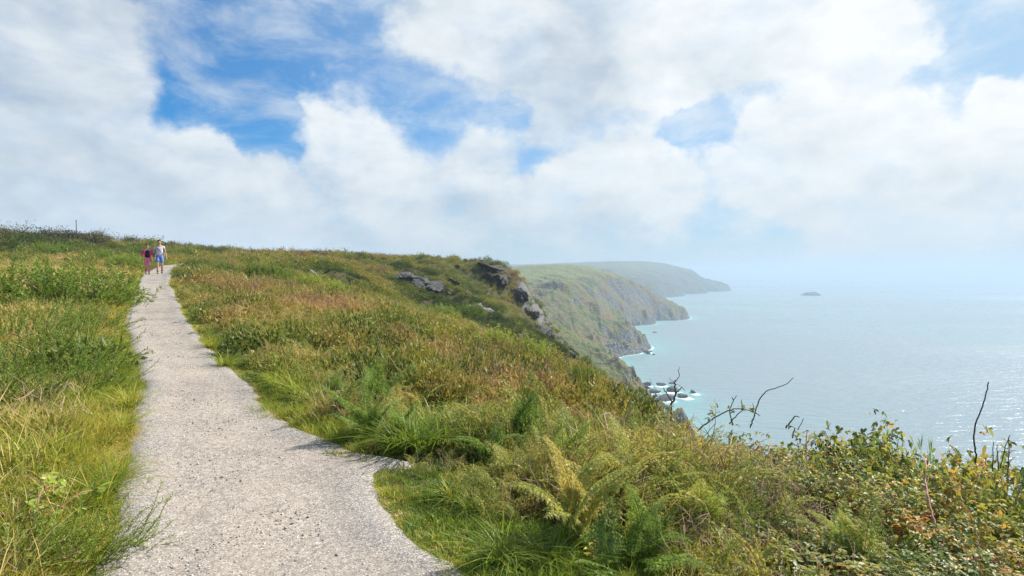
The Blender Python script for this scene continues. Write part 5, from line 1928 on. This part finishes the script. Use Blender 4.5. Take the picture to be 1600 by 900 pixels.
    if man:
        sock = plain_mat('dark_socks', (.05, .05, .055), .9, .1, .2, 30)
        for L in legs:
            cloth('sock', [('s', [A(L[2]) + (A(L[1]) - A(L[2])) * .22, A(L[2]) - [0, 0, .01]], [.050, .047], None)], sock)
        strap = plain_mat('dark_strap', (.05, .045, .09), .8, .2, .2, 30)
        mb = MB()
        a = np.linspace(0, 2 * math.pi, 40)
        # over the left shoulder, across the chest to the right hip and up the back
        ring = np.stack([.165 * np.cos(a), -.012 + .145 * np.sin(a), 1.22 - .22 * np.cos(a)], -1)
        tube(mb, ring, .016, 6)
        st = link('bag_strap', mb.mesh('bag_strap', strap, True), e)
        mb = MB()
        v, fc = ICO3
        mb.add(v * [.05, .11, .13] * (1 - .25 * np.abs(v[:, :1]) ** 3) + [-.245, .05, .98], None, fc)
        link('bag', mb.mesh('bag', strap, True), st)
    hair = plain_mat('dark_hair', (.03, .018, .012), .6, .3, .3, 40)
    v, fc = ICO4
    hv = v * [.083, .102, .088] + [0, -.004, 1.685]
    hv = np.where((v[:, 1:2] < -.35) & (v[:, 2:3] < .42), hv * [.86, 1, 1] + [0, .03, 0], hv)
    hv[:, 2] = np.maximum(hv[:, 2], 1.61 if man else 1.57)
    hv += .006 * fbm(hv[:, 0] * 60, hv[:, 2] * 60 + hv[:, 1] * 30, 2, 5)[:, None] * v
    hb = MB().add(hv, None, fc)
    if not man:
        tube(hb, [(0, .08, 1.70), (0, .13, 1.68), (0, .14, 1.60), (0, .12, 1.52)], [.035, .04, .03, .01], 8)
    link('hair', hb.mesh('hair', hair, True), e)
    # face
    nb = MB()
    nb.add(ICO2[0] * [.013, .016, .022] + [0, -.116, 1.632], None, ICO2[1])
    link('nose', nb.mesh('nose', skin, True), e)
    lip = plain_mat('lips', (.36, .12, .11), .5, .4, .1, 30)
    link('mouth', MB().add(ICO2[0] * [.024, .008, .007] + [0, -.103, 1.592], None, ICO2[1]).mesh('mouth', lip, True), e)
    for s in (-1, 1):
        link('ear', MB().add(ICO2[0] * [.010, .02, .03] + [s * .08, -.015, 1.635], None, ICO2[1]).mesh('ear', skin, True), e)
    dark = plain_mat('dark_glass', (.01, .01, .012), .15, .5, .1, 10)
    if man:
        for s in (-1, 1):
            link('eye', MB().add(ICO2[0] * [.013, .008, .009] + [s * .031, -.104, 1.657], None, ICO2[1]).mesh('eye', dark, True), e)
    else:
        mb = MB()
        tube(mb, [(-.078, -.02, 1.662), (-.07, -.08, 1.662), (-.03, -.115, 1.664), (.03, -.115, 1.664), (.07, -.08, 1.662), (.078, -.02, 1.662)], .004, 5)
        fr = link('sunglasses', mb.mesh('sunglasses', dark, True), e)
        for s in (-1, 1):
            link('lens', MB().add(ICO2[0] * [.028, .008, .020] + [s * .033, -.112, 1.657], None, ICO2[1]).mesh('lens', dark, True), fr)
    return e


def build_walkers():
    g = ground_at(231, 429.5)
    w = person((g[0], g[1], g[2] + .012), .55, 1.62, False)
    tag(w, 'woman walking in pink cardigan, black top and rose trousers, wearing sunglasses', 'person', 'walkers on the path')
    g2 = ground_at(251, 428.5)
    d = g[1] + .25
    x = (250 - 800) / FPX * d
    m = person((x, d, float(G(x, d)[0]) + .012), .55, 1.80, True)
    tag(m, 'man walking in pale lilac shirt and blue shorts with a shoulder strap', 'person', 'walkers on the path')


def build_mast():
    d = 74.0
    x = (121 - 800) / FPX * d
    z = float(G(x, d)[0])
    h = P(121, 345, d)[2] - z
    m = plain_mat('weathered_timber', (.12, .10, .085), .85, .2, .3, 6)
    e = link('pole', None, loc=(x, d, z))
    tag(e, 'thin dark pole standing above the scrub on the left skyline', 'pole')
    mb = MB()
    tube(mb, [(0, 0, -.3), (0, 0, h * .6), (0, 0, h)], [.06, .055, .045], 8)
    link('shaft', mb.mesh('shaft', m, True), e)
    mb = MB()
    tube(mb, [(0, 0, h - .02), (0, 0, h + .05), (0, 0, h + .09)], [.07, .07, .02], 8)
    link('cap', mb.mesh('cap', m, True), e)


build_walkers()
build_mast()
